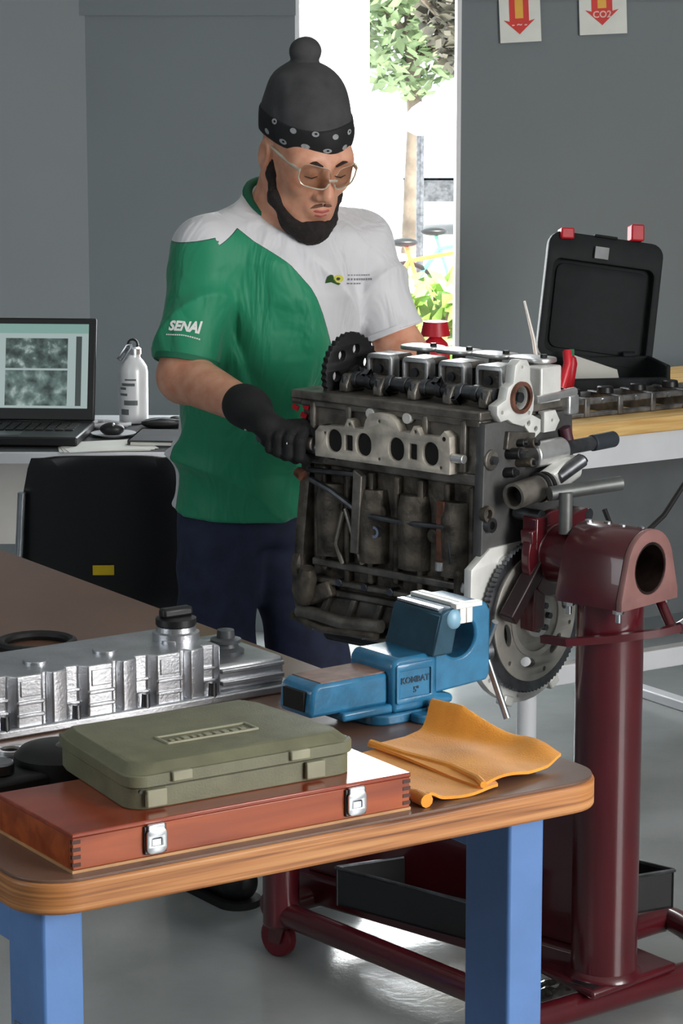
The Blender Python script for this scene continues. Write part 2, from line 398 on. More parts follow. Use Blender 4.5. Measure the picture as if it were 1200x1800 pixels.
# laptop
t = thing('laptop', 'open black laptop showing photos of machine parts on screen', 'laptop', (-.795, 6.22, DZ), R(-4))
m = MB(); m.bb(-.19, .19, -.13, .13, .004, .026); m.build('keyboard_base', M_['black'], t, bevel=.004)
m = MB()
for r_ in range(5):
    for c_ in range(14): m.box((-.155 + c_ * .0238, -.02 + r_ * .024, .0275), (.019, .019, .003))
m.build('keys', M_['rubber'], t)
m = MB(); m.bb(-.05, .05, -.11, -.05, .026, .0268); m.build('touchpad', M_['dsteel'], t)
lidM = Matrix.Translation((0, .128, .026)) @ Matrix.Rotation(R(-14), 4, 'X')
m = MB(); m.add(*(lambda b: (b.v, b.f))(MB().bb(-.19, .19, -.006, .006, 0, .25)), lidM); lid = m.build('screen_lid', M_['black'], t, bevel=.004)
def emis(name, col, s=.75, nz=None):
    m = bpy.data.materials.new(name); m.use_nodes = True; nt = m.node_tree; b = nt.nodes['Principled BSDF']
    b.inputs['Base Color'].default_value = (.02, .02, .02, 1); b.inputs['Roughness'].default_value = .25
    b.inputs['Emission Color'].default_value = lin(col); b.inputs['Emission Strength'].default_value = s
    if nz:
        tc = nt.nodes.new('ShaderNodeTexCoord'); n = nt.nodes.new('ShaderNodeTexNoise'); n.inputs['Scale'].default_value = nz; n.inputs['Detail'].default_value = 4
        nt.links.new(tc.outputs['Object'], n.inputs['Vector']); rp = ramp(nt, n.outputs[0], [(.35, lin((34, 46, 44))), (.55, lin(col)), (.72, lin((150, 165, 160)))])
        nt.links.new(rp.outputs[0], b.inputs['Emission Color'])
    return m
def scr(name, x0, x1, z0, z1, yoff, m_):
    m = MB(); m.add(*(lambda b: (b.v, b.f))(MB().bb(x0, x1, -.0062 - yoff, -.006, z0, z1)), lidM); return m.build(name, m_, t)
scr('display', -.178, .172, .030, .235, .0003, emis('screen_page', (146, 162, 160)))
scr('toolbar', -.178, .172, .212, .235, .0006, emis('screen_bar', (112, 146, 138)))
scr('screen_photo', -.03, .122, .127, .200, .0006, emis('screen_photo_a', (70, 88, 84), .75, 45))
scr('screen_photo', -.03, .122, .036, .122, .0006, emis('screen_photo_b', (84, 104, 100), .75, 35))
scr('scrollbar', .142, .156, .036, .205, .0006, emis('screen_side', (50, 58, 58)))
# aluminium bottle
t = thing('water_bottle', 'white aluminium drinking bottle with carabiner lid on the desk', 'bottle', (-.513, 6.48, DZ))
wm = mat('white_coated_aluminium', (226, 228, 230), .3, .1, var=.03)
m = MB(); m.lathe((0, 0, 0), (0, 0, 1), [(0, .030), (.004, .036), (.128, .0365), (.142, .034), (.155, .026), (.163, .019), (.166, .018), (.172, .018)], 32); m.build('body', wm, t)
m = MB(); m.lathe((0, 0, .172), (0, 0, 1), [(0, .0205), (.014, .0205), (.018, .016), (.018, 0)], 20); m.build('cap', M_['steel'], t)
m = MB(); m.tube([(.012 * math.cos(a * .5236), 0, .196 + .012 * math.sin(a * .5236)) for a in range(12)], .003, 8, closed=True); m.build('cap_loop', M_['black'], t)
m = MB(); m.tube([(-.035, -.022, .162), (-.012, -.024, .196), (-.002, -.022, .200), (-.002, -.022, .190), (-.026, -.023, .155)], .0035, 8, closed=True); m.build('carabiner', M_['steel'], t)
pm = mat('bottle_print', (105, 112, 112), .4)
bv = []
for i, (z, a0, a1, hh) in enumerate(((.112, -30, 15, .004), (.1, -45, 10, .007), (.09, -55, -25, .006), (.075, -55, -20, .006), (.055, -35, 20, .012), (.032, -50, -15, .014))):
    m = MB(); n = 8
    vs = [(.0369 * math.sin(R(a0 + (a1 - a0) * k / n)), -.0369 * math.cos(R(a0 + (a1 - a0) * k / n)), z + s * hh / 2) for k in range(n + 1) for s in (-1, 1)]
    m.add(vs, [(2 * k, 2 * k + 2, 2 * k + 3, 2 * k + 1) for k in range(n)]); m.build('print_line', pm, t)
# saucer, mouse, cables, paper, cloth on the desk
t = thing('saucer', 'small white saucer holding a black gadget on the desk', 'saucer', (-.545, 6.265, DZ))
m = MB(); m.lathe((0, 0, 0), (0, 0, 1), [(.0, 0), (.0, .032), (.003, .034), (.007, .052), (.009, .054), (.009, .052), (.005, .03), (.004, 0)], 28); m.build('dish', M_['white_paint'], t)
t = thing('computer_mouse', 'black computer mouse lying on the white saucer', 'mouse', (-.548, 6.262, DZ + .005))
m = MB(); m.ell((0, 0, .013), (.03, .022, .016)); m.build('shell', M_['black'], t)
m = MB(); m.ell((.004, -.012, .025), (.004, .009, .005)); m.build('scroll_wheel', M_['steel'], t)
t = thing('tangled_cable', 'white cable lying in loops beside the bottle', 'cable', (-.60, 6.40, DZ))
m = MB(); m.tube([(-.03 + .05 * math.cos(a * .55) + .012 * a * .2, .03 * math.sin(a * .55), .005 + .004 * (1 + math.sin(a))) for a in range(34)], .0045, 7); m.build('lead', M_['white_paint'], t)
m = MB(); m.bb(-.075, -.04, -.02, 0, 0, .02); m.build('plug', M_['white_paint'], t, bevel=.004)
t = thing('black_pouch', 'crumpled black zip pouch right of the bottle on the desk', 'pouch', (-.44, 6.40, DZ))
m = MB(); m.ell((0, 0, .012), (.05, .04, .013)).ell((.035, .01, .016), (.02, .022, .012)); m.build('bag', M_['rubber'], t)
m = MB(); m.tube([(-.045, -.015, .018), (0, -.02, .026), (.05, -.01, .02)], .002, 6); m.build('zip', M_['steel'], t)
t = thing('earphone_lead', 'black and white lead with plugs along the desk edge', 'cable', (-.37, 6.42, DZ))
m = MB(); m.tube([(-.05, .02, .004), (-.02, -.01, .006), (.02, .015, .004), (.06, -.01, .006), (.09, .01, .004)], .004, 7); m.build('lead', M_['white_paint'], t)
for x in (-.04, .03, .085):
    m = MB(); m.cyl((x, .0, .007), (x + .012, .004, .007), .007, seg=10); m.build('plug', M_['black'], t)
t = thing('paper_sheet', 'sheets of white paper lying in front of the laptop', 'paper', (-.555, 6.10, DZ + .001), R(12))
pmat = mat('paper', (216, 216, 208), .8, var=.03)
for k in range(3):
    m = MB(); m.box((.004 * k, -.003 * k, .0006 + .0012 * k), (.21, .15, .001), (0, 0, R(5 * k - 4))); m.build('sheet', pmat, t)
t = thing('dark_folder', 'dark grey folder at the right end of the desk', 'folder', (-.40, 6.18, DZ), R(-6))
m = MB(); m.bb(-.09, .09, -.09, .09, .0, .004).bb(-.09, .09, -.09, .09, .012, .016).bb(-.09, -.086, -.09, .09, 0, .016); m.build('cover', mat('dark_folder', (52, 54, 56), .6), t)
m = MB(); m.bb(-.084, .085, -.085, .085, .004, .012); m.build('pages', pmat, t)

# ------------------------------------------------------------------ black chair seen from behind
t = thing('black_chair', 'black plastic stacking chair with yellow tag seen from behind', 'chair', (-.50, 5.50, 0), R(2))
blk = mat('black_shell_plastic', (15, 15, 17), .38, var=.08, scale=20, bump=.08, bscale=300)
def shell(prof, halfw, curve, th, nx=14):
    m = MB(); vs = []; fs = []; k = len(prof)
    for side in (0, 1):
        for j, (y, z) in enumerate(prof):
            hw = halfw[j]
            for i in range(nx + 1):
                u = -1 + 2 * i / nx; vs.append((u * hw, y - curve[j] * u * u * (-1) + side * th, z - .012 * abs(u) ** 4 * (1 if j == k - 1 else 0)))
    N = (nx + 1) * k
    for j in range(k - 1):
        for i in range(nx):
            a = j * (nx + 1) + i; fs += [(a, a + 1, a + nx + 2, a + nx + 1), (N + a + nx + 1, N + a + nx + 2, N + a + 1, N + a)]
    for i in range(nx):
        b = (k - 1) * (nx + 1) + i; fs += [(i + 1, i, N + i, N + i + 1), (b, b + 1, N + b + 1, N + b)]
    for j in range(k - 1):
        a = j * (nx + 1); b = a + nx; fs += [(a, a + nx + 1, N + a + nx + 1, N + a), (b + nx + 1, b, N + b, N + b + nx + 1)]
    return m.add(vs, fs)
prof = [(.02, .475), (.0, .53), (-.012, .62), (-.022, .72), (-.03, .79), (-.032, .812), (-.030, .82)]
shell(prof, [.176, .184, .182, .174, .160, .152, .142], [.028] * 7, .008).build('backrest', blk, t, bevel=.0015)
m = MB(); m.bb(-.185, .185, .03, .42, .445, .462); m.build('seat', blk, t, bevel=.02)
cm = M_['steel']
for s in (-1, 1):
    m = MB(); m.tube([(s * .215, -.09, 0), (s * .195, -.02, .44), (s * .188, .0, .5), (s * .172, -.012, .74)], .009, 10); m.build('rear_leg', cm, t)
    m = MB(); m.tube([(s * .215, .46, 0), (s * .195, .40, .44)], .009, 10); m.build('front_leg', cm, t)
    m = MB(); m.tube([(s * .195, -.02, .435), (s * .195, .40, .435)], .009, 10); m.build('seat_rail', cm, t)
m = MB(); m.tube([(-.195, .0, .435), (.195, .0, .435)], .009, 10); m.build('cross_bar', cm, t)
m = MB(); m.tube([(.14, -.035, .418), (.205, -.03, .412)], .013, 12).build('frame_sleeve', M_['white_paint'], t)
m = MB(); m.box((-.004, -.009, .572), (.045, .002, .021)); m.build('yellow_tag', mat('yellow_tag', (222, 190, 20), .5), t)

# ------------------------------------------------------------------ work table on the right
U = Vector((math.cos(R(33)), math.sin(R(33)), 0)); V = Vector((-U.y, U.x, 0))
TZ = .80
t = thing('side_workbench', 'white framed workbench with pale wooden top against the back wall', 'workbench', (.425, 5.955, 0), R(33))
def wood(name, c1, c2, axis=0, scale=9, rough=.45, coat=0.):
    m = bpy.data.materials.new(name); m.use_nodes = True; nt = m.node_tree; b = nt.nodes['Principled BSDF']
    b.inputs['Roughness'].default_value = rough; b.inputs['Coat Weight'].default_value = coat; b.inputs['Coat Roughness'].default_value = .2
    tc = nt.nodes.new('ShaderNodeTexCoord'); mp = nt.nodes.new('ShaderNodeMapping')
    sc = [6, 6, 6]; sc[axis] = .5; mp.inputs['Scale'].default_value = sc; nt.links.new(tc.outputs['Object'], mp.inputs[0])
    n = nt.nodes.new('ShaderNodeTexNoise'); n.inputs['Scale'].default_value = scale; n.inputs['Detail'].default_value = 6; n.inputs['Distortion'].default_value = .6
    nt.links.new(mp.outputs[0], n.inputs['Vector']); rp = ramp(nt, n.outputs[0], [(.32, lin(c1)), (.68, lin(c2))]); nt.links.new(rp.outputs[0], b.inputs['Base Color'])
    bp = nt.nodes.new('ShaderNodeBump'); bp.inputs['Strength'].default_value = .06; nt.links.new(n.outputs[0], bp.inputs['Height']); nt.links.new(bp.outputs[0], b.inputs['Normal'])
    return m
M_['pine'] = wood('pale_pine', (206, 158, 92), (236, 200, 132), 0, 10)
m = MB(); m.bb(0, 1.45, 0, .72, TZ - .035, TZ); m.build('worktop', M_['pine'], t, bevel=.003)
m = MB(); m.bb(.02, 1.43, .012, .045, TZ - .105, TZ - .036).bb(.02, 1.43, .66, .7, TZ - .105, TZ - .036); m.build('apron', M_['white_paint'], t)
for x in (.012, 1.40):
    for y in (.014, .66):
        m = MB(); m.cyl((x + .02, y + .022, 0), (x + .02, y + .022, TZ - .036), .0235, seg=20); m.build('leg', M_['white_paint'], t)
m = MB(); m.bb(.03, 1.41, .016, .055, .185, .232); m.build('lower_rail', M_['white_paint'], t, bevel=.003)
m = MB(); m.bb(.03, 1.41, .655, .695, .185, .232); m.build('lower_rail', M_['white_paint'], t, bevel=.003)
m = MB(); m.bb(.20, 1.39, .3, .315, .235, TZ - .11); m.build('modesty_panel', mat('dark_grey_panel', (98, 103, 106), .5, var=.04), t)
m = MB(); m.bb(.66, .70, -.35, .66, 0, .026); m.build('floor_bar', M_['white_paint'], t, bevel=.004)  # white bar along the floor, running out in front of the table
# things on it ------------------------------------------------------
def TB(s_, t_, z=TZ): return Vector((.425, 5.955, 0)) + U * s_ + V * t_ + Vector((0, 0, z))
# black plastic tool case, lid up
t = thing('tool_case', 'open black plastic tool case with red latches, lid raised', 'tool case', TB(.40, .50), R(8))
bp_ = mat('black_case_plastic', (30, 34, 36), .6, var=.08, scale=30, bump=.1, bscale=200, spec=.2)
cw = .292
m = MB(); m.bb(0, cw, -.2, 0, 0, .012).bb(0, .012, -.2, 0, 0, .09).bb(cw - .012, cw, -.2, 0, 0, .09).bb(0, cw, -.2, -.188, 0, .06).bb(0, cw, -.012, 0, 0, .09); m.build('case_base', bp_, t, bevel=.004)
LM = Matrix.Translation((0, -.005, .055)) @ Matrix.Rotation(R(-9), 4, 'X') @ Matrix.Shear('XY', 4, (0, 0))
skew = Matrix.Rotation(R(8.5), 4, 'Y')
LM = Matrix.Translation((.0, -.002, .095)) @ skew @ Matrix.Rotation(R(-12), 4, 'X')
XZ = frame((0, 0, 0), (1, 0, 0), (0, 0, 1), (0, -1, 0))
hl = .315
m = MB(); m.plate(rrect(0, cw, 0, hl, .03), [], .008, LM @ XZ @ Matrix.Translation((0, 0, -.02)), .001)
m.plate(rrect(0, cw, 0, hl, .03), [rrect(.013, cw - .013, .012, hl - .062, .022)], .022, LM @ XZ, .003)
lid = m.build('case_lid', bp_, t)
m = MB(); m.plate(rrect(.03, cw - .03, .03, hl - .075, .02), [], .008, LM @ XZ @ Matrix.Translation((0, 0, -.012)), .002); m.build('lid_panel', bp_, t)
m = MB()
m.add(*(lambda b: (b.v, b.f))(MB().bb(.115, .150, -.022, -.014, hl - .055, hl - .025)), LM); m.build('label_plate', mat('grey_label', (140, 144, 146), .5), t)
for x, hh in ((.055, .006), (.236, .020)):
    m = MB(); m.add(*(lambda b: (b.v, b.f))(MB().bb(x, x + .034, -.025, .018, hl - .022, hl + hh)), LM @ Matrix.Rotation(R(-6), 4, 'Y')); m.build('latch', M_['red'], t, bevel=.004)
m = MB(); m.add(*(lambda b: (b.v, b.f))(MB().bb(.11, .17, -.02, .01, hl - .001, hl + .006)), LM); m.build('handle', bp_, t, bevel=.003)
for x in (.03, .22):
    m = MB(); m.cyl((x, -.004, .092), (x + .03, -.004, .092), .009, seg=12); m.build('hinge', bp_, t)
# manual inside the case
t = thing('instruction_leaflet', 'white folded leaflet standing in the black case', 'leaflet', TB(.44, .40, TZ + .013), R(8))
m = MB(); m.prism([(0, 0), (.12, 0), (.11, .042), (0, .08)], .002, frame((0, 0, .01), (1, 0, 0), (0, 0, 1), (0, -1, 0))); m.build('page', pmat, t)
m = MB(); m.bb(-.012, .0, -.004, .004, .0, .105); m.build('green_edge', mat('green_card', (30, 130, 80), .5), t)
t = thing('red_screwdriver', 'red handled screwdriver stood in the tool case', 'screwdriver', TB(.345, .30, TZ), R(8))
m = MB(); m.lathe((0, 0, .03), (.12, 0, 1), [(0, .008), (.01, .013), (.07, .014), (.085, .009), (.09, 0)], 12); m.build('handle', M_['red'], t)
m = MB(); m.cyl((-.004, 0, 0), (0, 0, .035), .004, seg=10); m.build('shaft', M_['steel'], t)
t = thing('feeler_blade', 'thin pale steel rod leaning up behind the engine', 'rod', TB(.30, .40, TZ), 0)
m = MB(); m.tube([(.035, 0, 0), (.012, 0, .15), (-.012, 0, .245)], [.006, .005, .003], 8); m.build('blade', M_['chalk'], t)
m = MB(); m.cyl((.035, 0, 0), (.033, 0, .02), .012, seg=12); m.build('foot', M_['dsteel'], t)
# camshaft ladder frame lying on the table edge
t = thing('camshaft_ladder', 'dark camshaft ladder frame lying on the pale worktop', 'engine part', TB(.13, .09), R(33))
dk = mat('dark_oily_metal', (128, 128, 128), .4, .7, var=.3, scale=30)
for y in (0, .10):
    m = MB(); m.bb(0, .62, y, y + .014, .03, .044); m.build('rail', dk, t, bevel=.003)
    m = MB(); m.bb(0, .62, y, y + .014, .0, .012); m.build('rail', dk, t, bevel=.003)
for k in range(7):
    m = MB(); m.bb(.0 + k * .1, .016 + k * .1, -.004, .118, .0, .046); m.build('rung', dk, t, bevel=.003)
    m = MB(); m.cyl((.008 + k * .1, .057, .044), (.008 + k * .1, .057, .062), .021, .019, seg=16); m.build('bearing_cap', M_['black'], t, bevel=.003)
for k in range(6):
    m = MB(); m.cyl((.055 + k * .1, -.005, .037), (.055 + k * .1, .001, .037), .006, seg=8); m.build('bolt', M_['steel'], t)
# red oil bottle behind the engine
t = thing('red_oil_bottle', 'red plastic bottle standing behind the engine by the doorway', 'bottle', TB(.02, .40))
m = MB(); m.lathe((0, 0, 0), (0, 0, 1), [(0, .032), (.006, .036), (.14, .036), (.16, .03), (.175, .014), (.178, .013)], 20); m.build('body', M_['red'], t)
m = MB(); m.lathe((0, 0, .178), (0, 0, 1), [(0, .036), (.03, .030), (.034, .03), (.034, 0)], 20); m.build('cap', M_['red'], t)
# ------------------------------------------------------------------ foreground bench
C0 = Vector((-.3075, 2.52, 0)); BZ = .86
def BP(s_, t_, z=BZ): return C0 + U * s_ + V * t_ + Vector((0, 0, z))
def ply(name):
    m = bpy.data.materials.new(name); m.use_nodes = True; nt = m.node_tree; b = nt.nodes['Principled BSDF']; b.inputs['Roughness'].default_value = .42
    tc = nt.nodes.new('ShaderNodeTexCoord'); mp = nt.nodes.new('ShaderNodeMapping'); mp.inputs['Scale'].default_value = (3, 3, 150); nt.links.new(tc.outputs['Object'], mp.inputs[0])
    n = nt.nodes.new('ShaderNodeTexNoise'); n.inputs['Scale'].default_value = 1.0; n.inputs['Detail'].default_value = 4; n.inputs['Distortion'].default_value = .4; nt.links.new(mp.outputs[0], n.inputs['Vector'])
    rp = ramp(nt, n.outputs[0], [(.3, lin((112, 64, 34))), (.5, lin((184, 122, 70))), (.72, lin((214, 160, 104)))]); nt.links.new(rp.outputs[0], b.inputs['Base Color'])
    return m
M_['laminate'] = mat('brown_laminate', (118, 88, 72), .33, var=.05, scale=5, bump=.03, bscale=260, col2=(104, 76, 62))
bench = thing('workbench', 'blue legged workbench with thick plywood top in the foreground', 'workbench', C0, R(33))
BW, BL = .738, 1.95
out = rrect(0, BW, 0, BL, .055, 8)
m = MB(); m.prism(out, .034, Matrix.Translation((0, 0, BZ - .037))); m.build('benchtop', ply('plywood_edge'), bench, bevel=.004)
m = MB(); m.prism([(x + (.002 if x < .3 else -.002), y + (.002 if y < 1 else -.002)) for x, y in out], .004, Matrix.Translation((0, 0, BZ - .004))); m.build('laminate_sheet', M_['laminate'], bench, bevel=.001)
for (x0, x1, y0, y1) in ((.025, .072, .03, .11), (.612, .662, .03, .115), (.025, .072, BL - .11, BL - .03), (.612, .662, BL - .11, BL - .03)):
    m = MB(); m.bb(x0, x1, y0, y1, 0, BZ - .037); m.build('leg', M_['blue'], bench, bevel=.004)
for x in (.035, .628):
    m = MB(); m.bb(x, x + .025, .115, BL - .11, BZ - .10, BZ - .038); m.build('side_rail', M_['blue'], bench, bevel=.002)
m = MB(); m.bb(.072, .612, BL - .09, BL - .06, BZ - .10, BZ - .038); m.build('end_rail', M_['blue'], bench, bevel=.002)
m = MB(); m.box((.024, .072, .63), (.0015, .05, .11)); stk = m.build('worn_sticker', mat('worn_grey_sticker', (120, 130, 140), .6, var=.5, scale=60), bench)

# wooden instrument box
redwood = wood('varnished_red_wood', (132, 52, 20), (180, 86, 36), 0, 7, .3, .25)
redtop = wood('varnished_red_lid', (126, 44, 22), (158, 66, 36), 0, 5, .2, .5)
t = thing('wooden_box', 'flat varnished reddish wooden box with two steel catches', 'box', BP(.055, .018), R(33))
W_, D_, H_ = .412, .172, .042
m = MB(); m.bb(0, W_, 0, .009, .003, H_ - .005); m.build('front_board', redwood, t, bevel=.001)
m = MB(); m.bb(0, W_, D_ - .009, D_, .003, H_ - .005); m.build('back_board', redwood, t, bevel=.001)
m = MB(); m.bb(.0002, .009, .009, D_ - .009, .003, H_ - .005); m.build('end_board', redwood, t)
m = MB(); m.bb(W_ - .009, W_ - .0002, .009, D_ - .009, .003, H_ - .005); m.build('end_board', redwood, t)
m = MB(); m.bb(-.001, W_ + .001, -.001, D_ + .001, H_ - .005, H_); m.build('lid', redtop, t, bevel=.0012)
m = MB(); m.bb(-.001, W_ + .001, -.001, D_ + .001, 0, .003); m.build('bottom_board', mat('pale_wood_edge', (196, 150, 104), .4), t)
eg = mat('dark_end_grain', (74, 34, 20), .5)
for x in (-.0006, W_ - .0094 + .0004):
    for k in range(4):
        m = MB(); m.bb(x, x + .0096, -.0006, .004, .0065 + k * .008, .0105 + k * .008); m.build('finger_joint', eg, t)
for x in (.094, .340):
    l = MB().bb(x - .013, x + .013, -.003, 0, .006, .036).build('catch_plate', M_['dsteel'], t, bevel=.001)
    m = MB(); m.plate(rrect(-.011, .011, -.013, .013, .006), [rrect(-.006, .006, -.006, .004, .002)], .003, frame((x, -.005, .020), (1, 0, 0), (0, 0, 1), (0, -1, 0)), .0008); m.build('catch_lever', M_['steel'], l)
    m = MB(); m.bb(x - .010, x + .010, -.006, -.002, .031, .038); m.build('catch_hook', M_['steel'], l, bevel=.001)
    m = MB(); m.bb(x - .005, x + .005, -.0056, -.004, .015, .022); m.build('catch_tongue', M_['steel'], l)

# olive plastic case lying on the box
olive = mat('olive_moulded_plastic', (112, 112, 88), .5, var=.08, scale=30, bump=.12, bscale=420)
olive_l = mat('worn_olive_edge', (150, 148, 124), .5, var=.08, scale=30)
t = thing('olive_case', 'olive green moulded plastic case lying on the wooden box', 'case', BP(.138, .047, BZ + H_), R(33))
cw_, cd_ = .282, .205
def caseout(i): 
    a = rrect(i, cw_ - i, i, cd_ - i, .022, 5)
    return [(i + .0, cd_ * .72)] and [(max(x, i + .022 * max(0, (y - cd_ * .62) / (cd_ * .38)) ** 1.0) if x < cw_ / 2 else min(x, cw_ - i - .03 * max(0, (y - cd_ * .7) / (cd_ * .3))), y) for x, y in a]
m = MB(); m.prism(caseout(.003), .0225, Matrix.Translation((0, 0, 0))); m.build('case_bottom', olive, t, bevel=.003)
m = MB(); m.prism(caseout(.004), .002, Matrix.Translation((0, 0, .0222))); m.build('seam', M_['black'], t)
m = MB(); m.prism(caseout(.0), .013, Matrix.Translation((0, 0, .024))); lidc = m.build('case_lid', olive, t, bevel=.002)
# raised sloping lid top
vs = [(x, y, .0365) for x, y in caseout(.003)] + [(x, y, .046) for x, y in caseout(.013)]; n = len(vs) // 2
m = MB(); m.add(vs, [tuple(range(n))[::-1], tuple(range(n, 2 * n))] + [(i, (i + 1) % n, n + (i + 1) % n, n + i) for i in range(n)]); m.build('lid_top', olive, t, bevel=.0015)
m = MB(); m.plate(rrect(.082, .196, .068, .098, .002), [rrect(.084, .194, .070, .096, .002)], .003, Matrix.Translation((0, 0, .0465)), .0005); m.build('name_frame', olive_l, t)
m = MB(); rnd = random.Random(4); x = .09
while x < .188:
    l_ = rnd.uniform(.005, .010); m.box((x + l_ / 2, .080 + rnd.uniform(-.001, .001), .0465), (l_ * .8, rnd.uniform(.006, .010), .0016)); x += l_ + .002
nm = m.build('embossed_name', olive_l, t, bevel=.0006); nm['kind'] = 'stuff'
for x in (.060, .205):
    m = MB(); m.bb(x - .012, x + .012, -.004, .004, .027, .038); m.build('lid_lug', olive_l, t, bevel=.0015)
for x in (.030, .225):
    m = MB(); m.bb(x - .012, x + .012, -.003, .003, .003, .022); m.build('clip', olive_l, t, bevel=.0015)
m = MB(); m.cyl((.012, .0, .021), (.012, .003, .021), .002, seg=8); m.build('hinge_pin', M_['black'], t)

# orange cloth
orange = mat('orange_cotton', (252, 166, 56), .85, var=.08, scale=18, bump=.25, bscale=420)
orange.node_tree.nodes['Principled BSDF'].inputs['Sheen Weight'].default_value = .3
t = thing('orange_cloth', 'folded bright orange cotton cloth on the bench corner', 'cloth', BP(.482, .012), R(33))
def sheet(name, fx, nx, ny, th=.0035):
    m = MB(); vs = []; fs = []
    for j in range(ny + 1):
        for i in range(nx + 1): vs.append(fx(i / nx, j / ny))
    N = len(vs); vs += [(a, b, c + th) for a, b, c in vs]
    for j in range(ny):
        for i in range(nx):
            a = j * (nx + 1) + i; q = (a, a + 1, a + nx + 2, a + nx + 1); fs += [q[::-1], tuple(k + N for k in q)]
    bd = [i for i in range(nx)] + [j * (nx + 1) + nx for j in range(ny)] + [ny * (nx + 1) + nx - i for i in range(nx)] + [(ny - j) * (nx + 1) for j in range(ny)]
    for k in range(len(bd)): a, b = bd[k], bd[(k + 1) % len(bd)]; fs.append((a, b, b + N, a + N))
    return m.add(vs, fs)
def lerp4(c, u, v):
    a = [c[0][k] * (1 - u) + c[1][k] * u for k in (0, 1)]; b = [c[3][k] * (1 - u) + c[2][k] * u for k in (0, 1)]
    return a[0] * (1 - v) + b[0] * v, a[1] * (1 - v) + b[1] * v
def f1(u, v):
    x, y = lerp4([(.005, .002), (.115, .018), (.16, .2), (.055, .215)], u, v)
    x += .004 * math.sin(v * 9); y += .003 * math.sin(u * 7)
    z = .0005 + .002 * (1 + math.sin(u * 9 + v * 5)) * .5 + .010 * math.exp(-((x + y * .15 - .012) / .014) ** 2) * math.exp(-(y / .04) ** 2)
    return x, y, z
sheet('a', f1, 30, 30).build('lower_fold', orange, t)
def f2(u, v):
    x, y = lerp4([(.085, .012), (.232, .058), (.195, .245), (.075, .225)], u, v)
    y += .006 * math.sin(u * 5 + 1) * (1 - v)
    z = .0055 + .0025 * math.sin(x * 55 + y * 20)
    # standing ridge that curls across the back right part
    cx = .222 - .45 * (y - .11) + 1.2 * (y - .12) ** 2; g = math.exp(-((x - cx) / .011) ** 2)
    z += .036 * g * max(0, min(1, (y - .085) / .11)) ** 1.3
    z += .008 * math.exp(-((x - .15) / .03) ** 2 - ((y - .12) / .05) ** 2)
    z += .012 * math.exp(-((x - .225) / .02) ** 2 - ((y - .09) / .03) ** 2)
    return x, y, max(z, .0045)
sheet('b', f2, 60, 60).build('upper_fold', orange, t)
m = MB(); m.tube([(.088, .010, .0105), (.098, .035, .010), (.10, .09, .011), (.085, .16, .011), (.078, .222, .012)], .0042, 8); m.build('folded_hem', orange, t)
m = MB(); m.tube([(.004, .0, .008), (.004, .02, .009), (.012, .045, .006)], [.008, .008, .004], 10); m.build('rolled_corner', orange, t)

# cast aluminium valve cover
t = thing('valve_cover', 'silver cast aluminium valve cover with black oil cap', 'valve cover', BP(.632, .540), R(33 + 2))
AL = mat('bead_blasted_aluminium', (196, 198, 202), .34, .92, var=.1, scale=18, bump=.12, bscale=260)
CL = .50
fr = [(-.10, .0)]
x = -.10
for k in range(4):
    fr += [(x - .004, .010), (x - .020, .012), (x - .024, .0), (x - .040, -.004), (x - .046, -.004), (x - .050, .006), (x - .056, .006), (x - .060, -.003), (x - .094, -.003), (x - .098, .004)]
    x -= .098
fr += [(-CL, .0)]
poly = fr + [(-CL, .125), (-.10, .125)]
m = MB(); m.prism(poly, .064, Matrix.Translation((0, 0, .010))); m.build('cover_shell', AL, t, bevel=.004)
m = MB(); m.bb(-CL - .006, .012, -.010, .135, 0, .012); m.build('base_flange', AL, t, bevel=.003)
m = MB(); m.bb(-.102, .0, .004, .118, .010, .046); m.build('end_step', AL, t, bevel=.005)
m = MB(); m.bb(-.098, -.004, -.003, .006, .020, .026).bb(-.098, -.004, -.003, .006, .036, .041); m.build('end_rib', AL, t, bevel=.001)
for k in range(4):
    xx = -.10 - .098 * k
    for z in (.022, .038):
        m = MB(); m.bb(xx - .095, xx - .058, -.006, .0, z, z + .005); m.build('rib', AL, t, bevel=.0015)
        m = MB(); m.bb(xx - .022, xx - .003, .006, .014, z + .004, z + .008); m.build('rib', AL, t, bevel=.001)
    m = MB(); m.bb(xx - .090, xx - .062, -.0045, .0, .048, .068); m.build('panel', AL, t, bevel=.001)
    m = MB(); m.cyl((xx - .014, -.004, .008), (xx - .014, -.004, .028), .006, .005, seg=10); m.build('bolt', M_['dsteel'], t)
    m = MB(); m.cyl((xx - .04, .05, .072), (xx - .04, .05, .078), .016, seg=18); m.build('plug_well', AL, t, bevel=.001)
cap = MB().lathe((-.128, .060, .074), (0, 0, 1), [(0, .030), (.010, .030), (.012, .026), (.018, .025)], 24).build('filler_neck', AL, t)
cap = MB().lathe((-.128, .060, .092), (0, 0, 1), [(0, .024), (.002, .026), (.010, .026), (.012, .020), (.012, 0)], 24).build('oil_cap', M_['black'], t)
MB().bb(-.150, -.106, .052, .068, .103, .116).build('cap_grip', M_['black'], cap, bevel=.004)
sn = MB().lathe((-.052, .062, .046), (0, 0, 1), [(0, .024), (.004, .024), (.008, .017), (.014, .015), (.014, .020), (.018, .020), (.020, .012), (.030, .011), (.032, 0)], 20).build('breather_valve', mat('dull_grey_plastic', (84, 88, 92), .4), t)
MB().bb(-.075, -.030, .092, .115, .046, .058).build('bracket', AL, t, bevel=.003)
